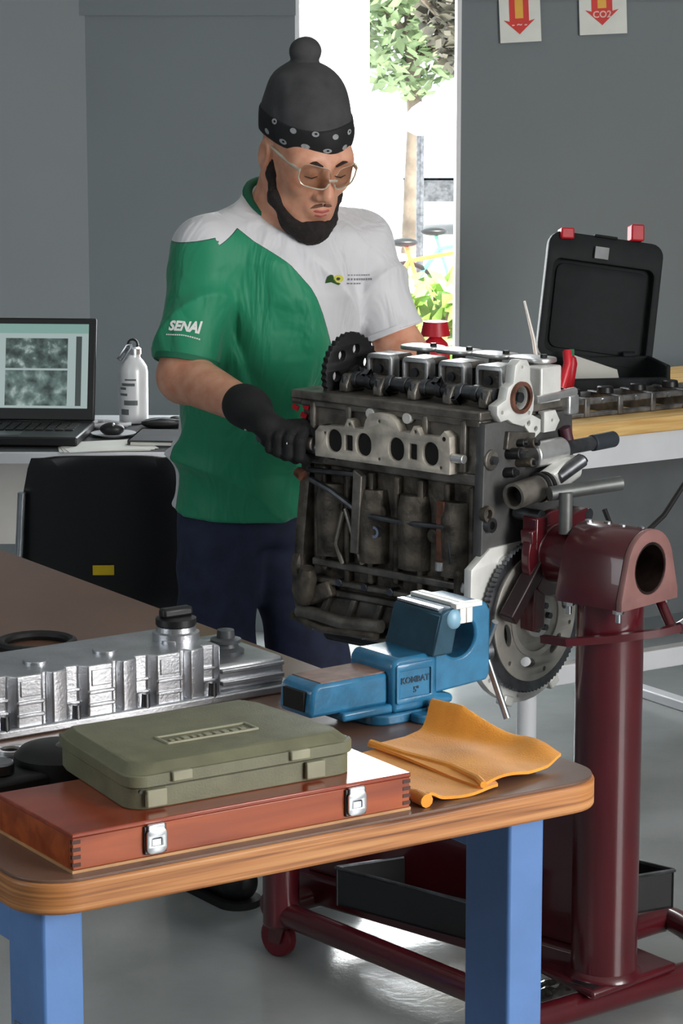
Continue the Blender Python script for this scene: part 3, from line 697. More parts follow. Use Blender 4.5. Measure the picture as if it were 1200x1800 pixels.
# rubber ring, black mount in front of the cover
t = tag(MB().tube([(.05 * math.cos(a * .2618), .05 * math.sin(a * .2618), .007) for a in range(24)], .007, 8, closed=True).build('rubber_ring', M_['rubber']), 'black rubber sealing ring lying behind the valve cover', 'ring'); t.location = BP(.47, .93)
t = thing('engine_mount', 'black rubber engine mount lying left of the olive case', 'engine part', BP(.205, .34), R(40))
m = MB(); m.lathe((0, 0, .0), (0, 0, 1), [(0, .045), (.006, .052), (.028, .052), (.036, .044), (.040, .030), (.040, 0)], 24); m.build('rubber_body', M_['rubber'], t)
m = MB(); m.bb(-.12, .0, -.035, .045, .0, .02); m.build('arm', M_['rubber'], t, bevel=.006)
m = MB(); m.ell((.012, -.012, .036), (.026, .02, .009)); m.build('highlight_cap', mat('grey_highlight_rubber', (92, 90, 86), .5, var=.2), t)  # grey cap paints a highlight on top of the black rubber
m = MB(); m.cyl((-.085, .0, .02), (-.085, .0, .034), .02, seg=18); m.build('collar', M_['dsteel'], t, bevel=.002)
t = thing('cylinder_gasket', 'grey metal gasket strip beside the valve cover', 'gasket', BP(.17, .455), R(38))
m = MB(); m.plate(rrect(-.14, .075, -.02, .02, .01), [circ(.03, 0, .012), circ(-.03, 0, .012), circ(-.09, 0, .012)], .004, Matrix.Translation((0, 0, .002))); m.build('strip', M_['dsteel'], t)
m = MB(); m.ring((.03, 0, .004), (.03, 0, .007), .017, .012); m.build('eyelet', M_['alum'], t)

# bench vise
t = thing('bench_vise', 'blue cast iron bench vise bolted to the bench edge', 'vise', BP(.690, .372), R(37)); t.scale = (.81, .81, .81)
vb = M_['viseblue']
base = MB().prism(rrect(-.085, .075, -.058, .058, .03), .016, Matrix.Translation((0, 0, 0))).build('swivel_base', vb, t, bevel=.003)
m = MB(); m.prism(rrect(-.02, .055, -.088, -.05, .014), .014, Matrix()); m.build('base_lug', vb, base, bevel=.003)
m = MB(); m.prism(rrect(-.02, .055, .05, .088, .014), .014, Matrix()); m.build('base_lug', vb, base, bevel=.003)
for y in (-.07, .07):
    b_ = MB().cyl((.02, y, .014), (.02, y, .019), .013, seg=16).build('washer', M_['brass'], base)
    m = MB(); m.cyl((.02, y, .019), (.02, y, .030), .009, seg=6); m.build('bolt_head', M_['brass'], base)
m = MB(); m.prism([(-.048, .016), (.07, .016), (.07, .030), (.035, .036), (.035, .092), (.024, .1), (-.040, .1), (-.05, .09)], .108, frame((0, .054, 0), (1, 0, 0), (0, 0, 1), (0, -1, 0))); body = m.build('body', vb, t, bevel=.006)
m = MB(); m.plate(rrect(-.043, .028, .030, .090, .004), [rrect(-.038, .023, .037, .081, .003)], .004, frame((0, -.055, 0), (1, 0, 0), (0, 0, 1), (0, -1, 0)), .001); m.build('raised_panel', vb, body)
dkblue = mat('cast_lettering', (26, 62, 88), .5)
vs, fs = text_mesh('KOMBAT', .0135, bold=.0003, ext=.0006); m = MB(); m.add(vs, fs, frame((-.007, -.0545, .064), (1, 0, 0), (0, 0, 1), (0, -1, 0)))
vs, fs = text_mesh('5"', .0125, bold=.0003, ext=.0006); m.add(vs, fs, frame((-.005, -.0545, .048), (1, 0, 0), (0, 0, 1), (0, -1, 0))); m.build('cast_lettering', dkblue, body)
# sliding jaw bar with its worn top
m = MB(); m.prism([(-.195, .032), (-.19, .028), (-.048, .028), (-.048, .078), (-.178, .078), (-.19, .070)], .082, frame((0, .041, 0), (1, 0, 0), (0, 0, 1), (0, -1, 0))); sl = m.build('slide', vb, t, bevel=.006)
m = MB(); m.bb(-.172, -.050, -.036, .036, .0775, .0795); m.build('worn_top', mat('worn_primer', (128, 98, 86), .55, var=.2, scale=30), sl)
m = MB(); m.bb(-.1965, -.19, -.026, .026, .036, .066); m.build('slide_recess_shade', M_['hole'], sl)  # dark patch on the slide end, standing in for a shaded hollow
m = MB(); m.bb(-.14, -.045, -.050, .050, .016, .030); m.build('slide_guide', vb, t, bevel=.004)
# wide jaw plate
m = MB(); m.prism([(.018, .096), (.058, .096), (.070, .150), (.070, .168), (.048, .166), (.036, .160)], .118, frame((0, .054, 0), (1, 0, 0), (0, 0, 1), (0, -1, 0))); jw = m.build('front_jaw', mat('dark_machined_blue', (52, 84, 102), .28, .5, var=.15, scale=20), t, bevel=.003)
m = MB(); m.bb(.0695, .0815, -.068, .055, .142, .172); m.build('jaw_insert', M_['chalk'], jw, bevel=.001)
m = MB(); m.bb(.040, .052, -.05, .05, .1635, .1672); m.build('jaw_edge', M_['steel'], jw)
# fixed jaw: C shaped profile
arc = [(.082 + .034 * math.cos(R(a)), .118 + .034 * math.sin(R(a))) for a in range(190, 391, 15)]
prof_ = [(.035, .034), (.140, .040), (.146, .050), (.146, .150), (.138, .164), (.125, .168), (.094, .168), (.094, .150)] + arc[::-1] + [(.035, .1)]
m = MB(); m.prism(prof_, .098, frame((0, .049, 0), (1, 0, 0), (0, 0, 1), (0, -1, 0))); fx = m.build('rear_jaw', vb, t, bevel=.004)
m = MB(); m.ell((.062, -.058, .150), (.018, .012, .018)); m.build('jaw_boss', mat('pale_blue_cast', (132, 176, 200), .35), fx)
m = MB(); m.bb(.0825, .0945, -.068, .055, .142, .172); m.build('jaw_insert', M_['chalk'], fx, bevel=.001)
m = MB(); m.bb(.060, .112, -.070, -.056, .166, .174); m.build('jaw_cap', M_['chalk'], fx, bevel=.001)
m = MB(); m.cyl((.146, 0, .072), (.185, 0, .072), .017, seg=18); sc = m.build('screw_head', M_['dsteel'], t, bevel=.003)
m = MB(); m.tube([(.172, -.030, .125), (.176, .0, .072), (.186, -.045, -.03)], .0055, 10); m.build('tommy_bar', M_['steel'], sc)
# ------------------------------------------------------------------ engine stand
AX = Vector((math.cos(R(-42)), math.sin(R(-42)), 0)); BX = Vector((-AX.y, AX.x, 0))
EC = Vector((.3126, 4.487, 0))          # centre of the engine's flywheel end, on the floor
stand = thing('engine_stand', 'maroon tubular engine stand carrying the engine on its post', 'engine stand', EC, R(-42))
SI = Matrix.Translation(EC) @ Matrix.Rotation(R(-42), 4, 'Z'); SI.invert()
def SL(x, y, z): return tuple(SI @ Vector((x, y, z)))
mr = M_['maroon']
PX, PY_ = .452, 4.352
post = MB().lathe(SL(PX, PY_, .098), (0, 0, 1), [(0, .057), (.66, .057)], 40).build('post', mr, stand)
MB().lathe(SL(PX, PY_, .098), (0, 0, 1), [(0, .066), (.006, .064), (.012, .0575)], 40).build('weld_bead', mr, post)
bp2 = [SL(*q) for q in ((.335, 4.40, 0), (.425, 4.255, 0), (.585, 4.40, 0), (.49, 4.53, 0))]
MB().prism([(a[0], a[1]) for a in bp2], .016, Matrix.Translation((0, 0, .082))).build('base_plate', mr, stand, bevel=.006)
MB().box(SL(.415, 4.292, .0985), (.05, .018, .002)).build('worn_patch', M_['dsteel'], stand)
rr = .0235
def rail(name, pts): return MB().tube([SL(*p) for p in pts], rr, 14).build(name, mr, stand)
rail('front_cross_tube', [(.285, 4.20, .06), (.78, 4.575, .06)])
MB().cyl(SL(.285, 4.20, .06), SL(.27, 4.19, .06), .021, .014).build('end_cap', mr, stand)
rail('side_rail', [(-.12, 4.715, .085), (.24, 4.28, .085)])
rail('rear_cross_tube', [(.30, 4.42, .085), (.575, 4.655, .085), (.598, 4.668, .085), (.61, 4.66, .085), (.62, 4.64, .085), (.70, 4.50, .07)])
MB().bb(-.58, .15, -.03, .03, .075, .13).build('main_beam', mr, stand, bevel=.006)
rail('far_cross_tube', [(-.14, 4.74, .085), (.26, 5.02, .085)])
# gusset plate bracing the post
G = frame((0, 0, 0), (1, 0, 0), (0, 0, 1), (0, -1, 0))
MB().prism([(-.50, .13), (.14, .13), (.14, .46), (.06, .40), (-.42, .21), (-.50, .18)], .012, Matrix.Translation((0, .006, 0)) @ G).build('gusset', mr, stand, bevel=.003)
def caster(x, y):
    c = MB().cyl(SL(x, y, .085), SL(x, y, .066), .022, seg=14).build('caster_head', M_['dsteel'], stand)
    MB().prism([(-.02, .07), (.02, .07), (.006, .03), (-.022, .03)], .004, Matrix.Translation(SL(x, y, 0)) @ Matrix.Translation((0, .018, 0)) @ G).prism([(-.02, .07), (.02, .07), (.006, .03), (-.022, .03)], .004, Matrix.Translation(SL(x, y, 0)) @ Matrix.Translation((0, -.014, 0)) @ G).build('fork', mr, c)
    q = Vector(SL(x, y, 0)); MB().cyl(q + Vector((-.012, -.012, .037)), q + Vector((-.012, .012, .037)), .037, seg=22).build('wheel', mat('red_caster_wheel', (112, 20, 34), .45), c, bevel=.005)
MB().cyl(SL(-.112, 4.705, .06), SL(-.112, 4.705, .19), .034, seg=20).build('corner_socket', mr, stand, bevel=.006)
caster(-.108, 4.70); caster(.30, 4.215); caster(.255, 5.01); caster(.74, 4.54)
# hydraulic jack bottle behind the post, with its lever
j = MB().lathe(SL(.385, 4.60, .10), (0, 0, 1), [(0, .05), (.10, .05), (.13, .042), (.14, .02)], 22).build('jack_body', mr, stand)
MB().lathe(SL(.385, 4.60, .23), (0, 0, 1), [(0, .03), (.035, .03), (.045, .018), (.045, 0)], 18).build('jack_cap', M_['black'], j)
MB().tube([SL(.345, 4.58, .20), SL(.46, 4.62, .34)], .009, 8).build('jack_lever', M_['black'], j)
# rotating head: split sleeve with arched profile
HZ = .818
HB = frame((0, 0, HZ), (0, 1, 0), (0, 0, 1), (1, 0, 0))      # local X->b, Y->up, Z->axis
def headprof(g=0.0, hole=True):
    o = [(-.078 - g, -.060), (.078 + g, -.060), (.078 + g, -.046)]
    o += [(.0625 * math.cos(R(a)), .062 * math.sin(R(a)) + .002) for a in range(10, 171, 10)]
    o += [(-.078 - g, -.046)]
    return o
m = MB(); m.plate(headprof(), [circ(0, 0, .046, n=30)], .125, HB @ Matrix.Translation((0, 0, .195)), .001); hd = m.build('sleeve', mr, stand)
m = MB(); m.plate(headprof(), [circ(0, 0, .046, n=30)], .012, HB @ Matrix.Translation((0, 0, .264)), .002); m.build('sleeve_face', mat('lit_maroon_enamel', (140, 100, 96), .5, var=.1, scale=20), stand)  # lighter maroon: the light falling on this end face is in its colour
m = MB(); m.ring((.08, 0, HZ), (.268, 0, HZ), .0455, .040, 32); m.build('spindle_tube', mat('worn_dark_tube', (60, 46, 42), .4, .5, var=.3, scale=30), stand)
m = MB(); m.cyl((.085, 0, HZ), (.095, 0, HZ), .0395, seg=30); m.build('spindle_bottom', M_['hole'], stand)
for y in (-.064, .064):
    for x in (.15, .252):
        b_ = MB().cyl((x, y, HZ - .061), (x, y, HZ - .069), .010, seg=6).build('clamp_nut', M_['steel'], stand)
        MB().cyl((x, y, HZ - .069), (x, y, HZ - .084), .005, seg=10).build('clamp_stud', M_['steel'], b_)
for k in range(4):
    MB().cyl((.14 + k * .035, .006 * (k % 2), HZ + .0625), (.14 + k * .035, .006 * (k % 2), HZ + .067), .006, seg=8).build('top_bolt', M_['steel'], stand)
MB().bb(.132, .262, -.0632, -.060, HZ + .0005, HZ + .0045).build('clamp_slot', M_['hole'], stand)
# face plate and the arms that hold the engine
MB().lathe((.055, 0, HZ), (1, 0, 0), [(0, .075), (.016, .075), (.020, .05), (.075, .05)], 32).build('face_plate', mr, stand, bevel=.002)
def arm(name, p0, p1, s): return MB().tube([p0, p1], s, 4, flat=1).build(name, mr, stand, bevel=.003)
arm('mount_arm', (.062, -.045, HZ + .07), (.050, -.035, HZ - .13), .022)
arm('mount_arm', (.062, .09, HZ + .055), (.062, -.07, HZ + .035), .018)
arm('mount_arm', (.06, .10, HZ - .05), (.06, 0, HZ), .018)
MB().tube([(.066, -.02, HZ + .01), (.058, -.112, .718)], .019, 4).build('mount_arm', mat('dark_maroon_paint', (38, 14, 18), .4, var=.2), stand, bevel=.003)  # darker maroon than the other arms
for y, z in ((-.045, HZ + .07), (.09, HZ + .055), (.10, HZ - .05)):
    MB().cyl((.02, y, z), (.075, y, z), .011, seg=14).build('mount_bolt', M_['dsteel'], stand)
# flat strap running in front of the post with its stud
st = MB().tube([SL(.338, 4.335, .692), SL(.375, 4.292, .696), SL(.45, 4.284, .704), SL(.525, 4.292, .712), SL(.575, 4.325, .716)], .009, 4).build('strap', mr, stand)
MB().cyl(SL(.565, 4.315, .715), SL(.585, 4.335, .722), .011, seg=8).build('strap_nut', M_['steel'], st)
MB().tube([SL(.555, 4.32, .708), SL(.532, 4.36, .76)], .009, 10).build('tie_rod', mr, st)
# locking pin with T handle
MB().cyl((.118, -.035, HZ + .045), (.118, -.035, HZ + .115), .0115, seg=14).build('locking_pin', mat('grey_zinc', (120, 122, 120), .45, .6, var=.2), stand)
MB().cyl((.095, -.050, HZ + .112), (.155, .07, HZ + .122), .0125, seg=14).build('locking_handle', mat('grey_zinc_dark', (104, 107, 106), .45, .6, var=.2), stand)
# black drip tray
tr = thing('drip_tray', 'black sheet metal drip tray under the engine', 'tray')
A_, B_, C_ = Vector((-.01, 4.60, 0)), Vector((.225, 4.405, 0)), Vector((.60, 4.585, 0)); D_ = A_ + C_ - B_
def quad_wall(p, q, z0, z1, th=.004):
    d_ = (q - p).normalized(); n_ = Vector((-d_.y, d_.x, 0)) * th
    m = MB(); a = [p, q, q + n_, p + n_]
    return m.add([(v.x, v.y, z0) for v in a] + [(v.x, v.y, z1) for v in a], [(0, 1, 2, 3), (7, 6, 5, 4), (0, 4, 5, 1), (1, 5, 6, 2), (2, 6, 7, 3), (3, 7, 4, 0)])
for p, q in ((A_, B_), (B_, C_), (C_, D_), (D_, A_)): quad_wall(p, q, .135, .205).build('side', M_['black'], tr)
m = MB(); m.add([(v.x, v.y, .135) for v in (A_, B_, C_, D_)] + [(v.x, v.y, .139) for v in (A_, B_, C_, D_)], [(3, 2, 1, 0), (4, 5, 6, 7), (0, 1, 5, 4), (1, 2, 6, 5), (2, 3, 7, 6), (3, 0, 4, 7)]); m.build('bottom', M_['black'], tr)
MB().tube([(p.x, p.y, .205) for p in (A_, B_, C_, D_)], .004, 6, closed=True).build('rim', M_['dsteel'], tr)
# crumpled plastic on the floor
t = thing('plastic_bag', 'crumpled clear plastic bag on the floor by the stand', 'bag', (.375, 4.50, 0))
rnd = random.Random(11); m = MB(); n = 14; vs = []; fs = []
for j in range(n + 1):
    for i in range(n + 1):
        vs.append(((i / n - .5) * .17 + rnd.uniform(-.004, .004), (j / n - .5) * .13, max(.001, .006 + rnd.uniform(0, .022) * (1 - abs(i / n - .5) * 1.6) * (1 - abs(j / n - .5) * 1.6))))
for j in range(n):
    for i in range(n): a = j * (n + 1) + i; fs += [(a, a + 1, a + n + 2), (a, a + n + 2, a + n + 1)]
m.add(vs, fs); m.build('film', mat('wrinkled_plastic', (168, 168, 162), .12, .3, var=.2, scale=40), t, smooth=False)
m = MB(); m.tube([(-.09, .02, .004), (-.11, .05, .01), (-.08, .07, .004)], .004, 6); m.build('drawstring', M_['white_paint'], t)
# hanging cable
tag(MB().tube([(.60, 5.95, .62), (.625, 5.93, .555), (.68, 5.95, .55), (.74, 5.98, .60), (.80, 6.0, .69)], .006, 8).build('hanging_cable', M_['rubber']), 'black cable looping down below the pale wooden worktop', 'cable')
# ------------------------------------------------------------------ engine on the stand
EL, EW = .4105, .235
EO = EC - BX * (EW / 2) - AX * EL
eng = thing('car_engine', 'greasy four cylinder car engine without its valve cover', 'engine', EO, R(-42))
cast, blk_, alum, fl = M_['cast'], M_['block'], M_['alum'], M_['flange']
FR = lambda a, b, z: frame((a, b, z), (1, 0, 0), (0, 0, 1), (0, -1, 0))       # front face: X->a, Y->up, out of the face = -b
RR_ = lambda a, b, z: frame((a, b, z), (0, 1, 0), (0, 0, 1), (1, 0, 0))      # end face: X->b, Y->up, outward = +a
def E(mb, name, mt, bevel=.0, parent=None): return mb.build(name, mt, parent or eng, bevel=bevel)
# cylinder head
hd = E(MB().bb(0, EL, .004, EW, .957, 1.052), 'cylinder_head', cast, .004)
E(MB().bb(-.018, EL + .006, -.010, EW + .006, 1.052, 1.068), 'head_rail', cast, .003)
E(MB().bb(.0, EL, -.004, .006, 1.040, 1.053), 'head_lip', cast, .003)
for a in (.03, .115, .205, .29, .375):
    E(MB().bb(a - .006, a + .006, -.006, .006, .96, 1.05), 'head_rib', cast, .003)
E(MB().bb(-.028, .0, .0, .06, 1.040, 1.066), 'head_corner', cast, .006)
# red paint marks
for a, z in ((-.014, 1.035), (.006, 1.022), (-.004, 1.008), (.012, 1.038)):
    E(MB().box((a, -.0005, z), (.014, .003, .009), (0, R(20), 0)), 'paint_mark', M_['red'])
# intake flange with real ports
pa = (.094, .163, .238, .315)
outl = [(.050, .957), (.356, .957), (.358, .985), (.356, 1.020), (.345, 1.028), (.335, 1.018), (.292, 1.016), (.285, 1.028), (.277, 1.030), (.270, 1.018), (.245, 1.018), (.236, 1.034), (.222, 1.044), (.195, 1.046), (.176, 1.042), (.168, 1.030), (.163, 1.014), (.140, 1.014), (.134, 1.026), (.126, 1.028), (.118, 1.014), (.060, 1.010), (.050, 1.000)]
holes = [rrect(a - .0190, a + .0190, .966, 1.009, .0180, 5) for a in pa] + [rrect(a - .010, a + .010, .972, 1.002, .003, 2) for a in (.1285, .276)]
small = [(.130, 1.020), (.281, 1.022), (.199, 1.032), (.072, .999), (.199, .966), (.338, .966), (.345, 1.016)]
holes += [circ(a, z, .0042, n=10) for a, z in small]
E(MB().plate(outl, holes, .022, FR(0, -.007, 0), .0012), 'intake_flange', fl)
E(MB().bb(.06, .35, -.011, .006, .962, 1.012), 'port_back', M_['hole'])  # black plate just behind the holes: soot and the shade of depth
for k, (a, z) in enumerate(((.168, 1.0475), (.252, 1.0475))):
    E(MB().cyl((a, -.008, z - .006), (a, .004, z - .006), .0095, seg=18), 'core_plug', M_['chalk'], .001)
E(MB().cyl((.36, -.012, .985), (.385, -.012, .985), .008, seg=14), 'stud', M_['alum'], .001)
E(MB().cyl((-.045, -.012, .975), (.040, -.010, .975), .012, seg=16), 'coolant_pipe', cast, .002)
# camshafts, caps and towers
for y in (.048, .188):
    cs = E(MB().cyl((.072, y, 1.089), (EL - .005, y, 1.089), .0125, seg=18), 'camshaft', M_['dsteel'])
    for k in range(8):
        a = .084 + (k // 2) * .080 + (k % 2) * .034
        an = R((k * 90 + 40) % 360)
        lob = [(.015 * math.cos(R(x)), .015 * math.sin(R(x))) for x in range(30, 331, 25)] + [(.024, .006), (.024, -.006)]
        lob = [(x * math.cos(an) - z * math.sin(an), x * math.sin(an) + z * math.cos(an)) for x, z in lob]
        MB().prism(lob, .013, frame((a, y, 1.089), (0, 1, 0), (0, 0, 1), (1, 0, 0))).build('cam_lobe', M_['dsteel'], cs, bevel=.001)
    for k in range(5):
        a = .078 + k * .079
        cp = E(MB().prism([(-.026, 0), (.026, 0), (.026, .014), (.016, .032), (-.016, .032), (-.026, .014)], .018, frame((a - .009, y, 1.068), (0, 1, 0), (0, 0, 1), (1, 0, 0))), 'bearing_cap', alum if y > .1 else cast, .003)
        for s_ in (-1, 1): MB().cyl((a, y + s_ * .020, 1.084), (a, y + s_ * .020, 1.096), .0055, seg=6).build('cap_bolt', M_['dsteel'], cp)
for k in range(4):
    a = .112 + k * .083
    tw = E(MB().plate(rrect(-.024, .024, 0, .048, .006), [rrect(-.017, .017, .006, .038, .004)], .050, RR_(a, .118, 1.084), .001), 'rocker_tower', cast)
    MB().plate(rrect(-.028, .028, 0, .050, .008), [rrect(-.0245, .023, .003, .044, .005)], .022, FR(a, .092, 1.082), .0015).build('tower_front', alum, tw)
    MB().bb(a - .02, a + .02, .098, .14, 1.068, 1.121).build('tower_cavity_shade', M_['hole'], tw)  # black box painted as the shade inside the tower
    MB().cyl((a - .008, .088, 1.106), (a - .008, .10, 1.106), .008, seg=12).build('follower', M_['dsteel'], tw)
    E(MB().plate(rrect(-.041, .041, -.026, .026, .022), [], .008, Matrix.Translation((a + .01, .19, 1.136)), .002), 'cam_cap_plate', alum)
    E(MB().cyl((a + .01, .19, 1.10), (a + .01, .19, 1.134), .012, seg=12), 'cap_pillar', cast)
    E(MB().cyl((a + .034, .19, 1.138), (a + .034, .19, 1.146), .006, seg=6), 'cap_bolt', M_['black'])
# black cam sprocket at the far end
sp = E(MB().plate([((.071 if i % 2 else .067) * math.cos(math.pi * i / 36), (.071 if i % 2 else .067) * math.sin(math.pi * i / 36)) for i in range(72)], [circ(.042 * math.cos(R(a)), .042 * math.sin(R(a)), .0105, n=14) for a in (20, 75, 130, 185, 240, 300)], .012, RR_(.046, .078, 1.096), .001), 'cam_sprocket', M_['black'])
MB().cyl((.036, .078, 1.096), (.062, .078, 1.096), .014, seg=18).build('sprocket_hub', M_['dsteel'], sp)
# camshaft end bracket (flywheel end)
k_o = [(.020, 1.075), (.020, 1.062), (.030, 1.050), (.048, 1.052), (.062, 1.044), (.090, 1.036), (.108, 1.046), (.116, 1.060), (.118, 1.080), (.112, 1.100), (.106, 1.112), (.106, 1.134), (.098, 1.146), (.080, 1.148), (.068, 1.140), (.064, 1.110), (.050, 1.104), (.044, 1.084)]
br = E(MB().plate(k_o, [circ(.080, 1.085, .022, n=22), circ(.033, 1.064, .005, n=10), circ(.106, 1.056, .005, n=10), circ(.086, 1.136, .004, n=8)], .020, RR_(EL + .010, 0, 0), .0015), 'bearing_bracket', M_['chalk'])
MB().ring((EL - .002, .080, 1.085), (EL + .026, .080, 1.085), .0275, .021).build('bearing_ring', M_['rust'], br)
MB().cyl((EL - .01, .080, 1.085), (EL + .022, .080, 1.085), .009, seg=16).build('shaft_end', M_['dsteel'], br)
E(MB().plate([(.100, 1.050), (.118, 1.050), (.140, 1.040), (.140, 1.020), (.125, 1.012), (.110, 1.022), (.098, 1.034)], [circ(.128, 1.026, .006, n=10), circ(.108, 1.038, .006, n=10)], .012, RR_(EL + .012, 0, 0), .001), 'small_ear', M_['chalk'])
E(MB().bb(EL - .02, EL + .02, .138, .195, 1.068, 1.130), 'distributor_pad', M_['chalk'], .003)
E(MB().plate([(.150, 1.018), (.180, 1.018), (.192, 1.034), (.180, 1.052), (.150, 1.052)], [circ(.172, 1.036, .004, n=8)], .014, RR_(EL + .012, 0, 0), .001), 'lifting_ear', M_['chalk'])
E(MB().cyl((EL + .018, .125, 1.076), (EL + .018, .235, 1.080), .0075, seg=12), 'breather_tube', M_['alum'])
E(MB().bb(EL - .012, EL + .022, .215, .245, 1.040, 1.075), 'tube_block', M_['alum'], .004)
E(MB().tube([(EL + .02, .205, 1.02), (EL + .024, .215, .985), (EL + .02, .200, .955)], .011, 10), 'wire_boot', mat('dark_purple_lead', (78, 40, 52), .5))
E(MB().tube([(EL + .025, .165, 1.0), (EL + .03, .19, .98), (EL + .028, .185, .955)], .008, 10), 'sensor', M_['alum'])
E(MB().tube([(EL + .015, .20, 1.09), (EL + .02, .212, 1.13), (EL + .01, .222, 1.15)], .008, 10), 'red_lead', M_['red'])
# ---------------- block
E(MB().bb(.006, EL - .004, .022, .212, .69, .957), 'cylinder_block', blk_, .006)
E(MB().bb(-.004, EL, .012, .222, .935, .957), 'block_deck', cast, .003)
for a in (.045, .10, .155, .215, .27, .33, .385):
    E(MB().bb(a - .006, a + .006, .006, .03, .735 + .01 * math.sin(a * 40), .935), 'block_rib', blk_, .004)
for a, z, r_ in ((.075, .87, .019), (.175, .865, .017), (.255, .87, .017), (.30, .84, .013)):
    E(MB().cyl((a, .006, z), (a, .03, z), r_, seg=20), 'core_plug', blk_, .003)
for k in range(4): E(MB().lathe((.06 + k * .095, .026, .775), (0, 0, 1), [(0, .034), (.10, .036), (.13, .030)], 18), 'water_jacket_bulge', blk_)
for z, y, h in ((.752, .004, .014), (.722, .000, .010), (.700, .008, .012)):
    E(MB().bb(.02, EL - .01, y, .03, z, z + h), 'crankcase_rail', cast, .003)
for k in range(7):
    E(MB().cyl((.03 + k * .06, -.002, .729), (.03 + k * .06, .02, .729), .0075, seg=8), 'rail_bolt', M_['dsteel'], .001)
# bedplate and sump
E(MB().bb(.015, EL - .005, .018, .217, .655, .70), 'bedplate', cast, .005)
for k in range(6): E(MB().prism([(0, 0), (.012, 0), (.032, .045), (.02, .045)], .012, FR(.03 + k * .062, .018, .655)), 'bedplate_rib', cast, .002)
E(MB().prism([(.0, .0), (.34, .0), (.385, .048), (-.02, .048)], .17, FR(.02, .205, .608)), 'oil_sump', M_['black'], .008)
E(MB().bb(.005, .30, .0, .05, .634, .644), 'sump_flange', cast, .002)
for k in range(5): E(MB().cyl((.03 + k * .06, -.002, .636), (.03 + k * .06, -.002, .652), .006, seg=6), 'sump_bolt', M_['dsteel'])
# far-end timing cover, pulley and bracketry
E(MB().plate([(.02, .64), (.20, .64), (.225, .70), (.21, .80), (.20, .95), (.03, .95), (.01, .80), (.0, .70)], [], .024, RR_(-.012, 0, 0), .004), 'timing_cover', blk_)
E(MB().lathe((-.055, .11, .70), (1, 0, 0), [(0, .052), (.006, .062), (.012, .055), (.018, .062), (.026, .055), (.032, .06)], 28), 'crank_pulley', M_['dsteel'])
E(MB().lathe((-.030, .03, .745), (1, 0, 0), [(0, .020), (.008, .036), (.022, .036), (.03, .02)], 20), 'idler_pulley', blk_)
E(MB().lathe((.012, -.006, .685), (.3, -.2, 1), [(0, .014), (.02, .020), (.05, .018), (.07, .012)], 16), 'pump_housing', blk_)
E(MB().tube([(.0, -.006, .665), (.05, -.02, .67), (.11, -.016, .662), (.20, -.012, .668)], .012, 10), 'oil_pipe', cast)
E(MB().tube([(-.02, -.004, .655), (.07, -.018, .645), (.19, -.012, .65)], .008, 8), 'oil_pipe', blk_)
E(MB().box((.045, .002, .705), (.06, .02, .03), (0, R(-25), 0)), 'mount_bracket', blk_, .004)
E(MB().tube([(.025, -.004, .91), (.075, -.006, .895), (.135, -.002, .865)], .0055, 8), 'dipstick_tube', M_['dsteel'])
E(MB().tube([(.015, .002, .925), (.13, -.002, .93)], .005, 8), 'water_pipe', M_['dsteel'])
E(MB().cyl((-.004, -.006, .920), (.010, -.008, .914), .010, seg=12), 'pipe_clamp', M_['rust'])
E(MB().tube([(.16, -.004, .86), (.24, -.004, .858), (.345, -.004, .862), (.352, -.004, .80)], .005, 8), 'vacuum_pipe', M_['dsteel'])
E(MB().bb(.318, .336, -.006, .006, .80, .905), 'rusty_strip', M_['rust'], .002)
E(MB().cyl((.327, -.004, .785), (.327, -.004, .80), .009, seg=12), 'strip_foot', M_['alum'])
E(MB().prism([(0, 0), (.018, 0), (.028, .14), (.008, .15)], .014, FR(.125, .002, .79)), 'bracket_leg', cast, .002)
E(MB().tube([(.10, .0, .86), (.085, -.004, .80), (.098, .0, .765)], .0045, 8), 'bracket_strut', cast)
E(MB().tube([(.105, .0, .865), (.135, -.004, .80), (.145, .0, .77)], .0045, 8), 'bracket_strut', cast)
E(MB().ring((.175, -.004, .832), (.175, .01, .832), .011, .006, 16), 'oil_gallery_port', M_['steel'])
E(MB().tube([(.355, -.004, .715), (.385, -.006, .77)], .006, 10), 'knock_sensor', M_['alum'])
E(MB().tube([(.34, .0, .70), (.372, -.004, .745), (.37, .0, .79)], .012, 10), 'hose_stub', blk_)
# flywheel end plate of the block
ep = [(-.01, .745), (.03, .70), (.20, .70), (.24, .76), (.245, .90), (.235, 1.045), (.0, 1.045), (-.006, .90)]
E(MB().plate(ep, [], .020, RR_(EL + .002, 0, 0), .003), 'end_plate', mat('dark_grey_end_casting', (92, 92, 92), .45, .5, var=.2, scale=14, bump=.15), 0)
E(MB().cyl((EL + .010, .012, .985), (EL + .016, .012, .985), .018, seg=18), 'end_boss', cast, .002)
E(MB().cyl((EL + .015, .012, .985), (EL + .024, .012, .985), .008, seg=6), 'end_bolt', M_['dsteel'])
E(MB().ring((EL + .008, .006, .875), (EL + .022, .006, .875), .013, .007, 16), 'bolt_boss', M_['dsteel'])
E(MB().ring((EL + .008, .0, .895), (EL + .02, .0, .895), .014, .008, 16), 'bolt_boss', blk_)
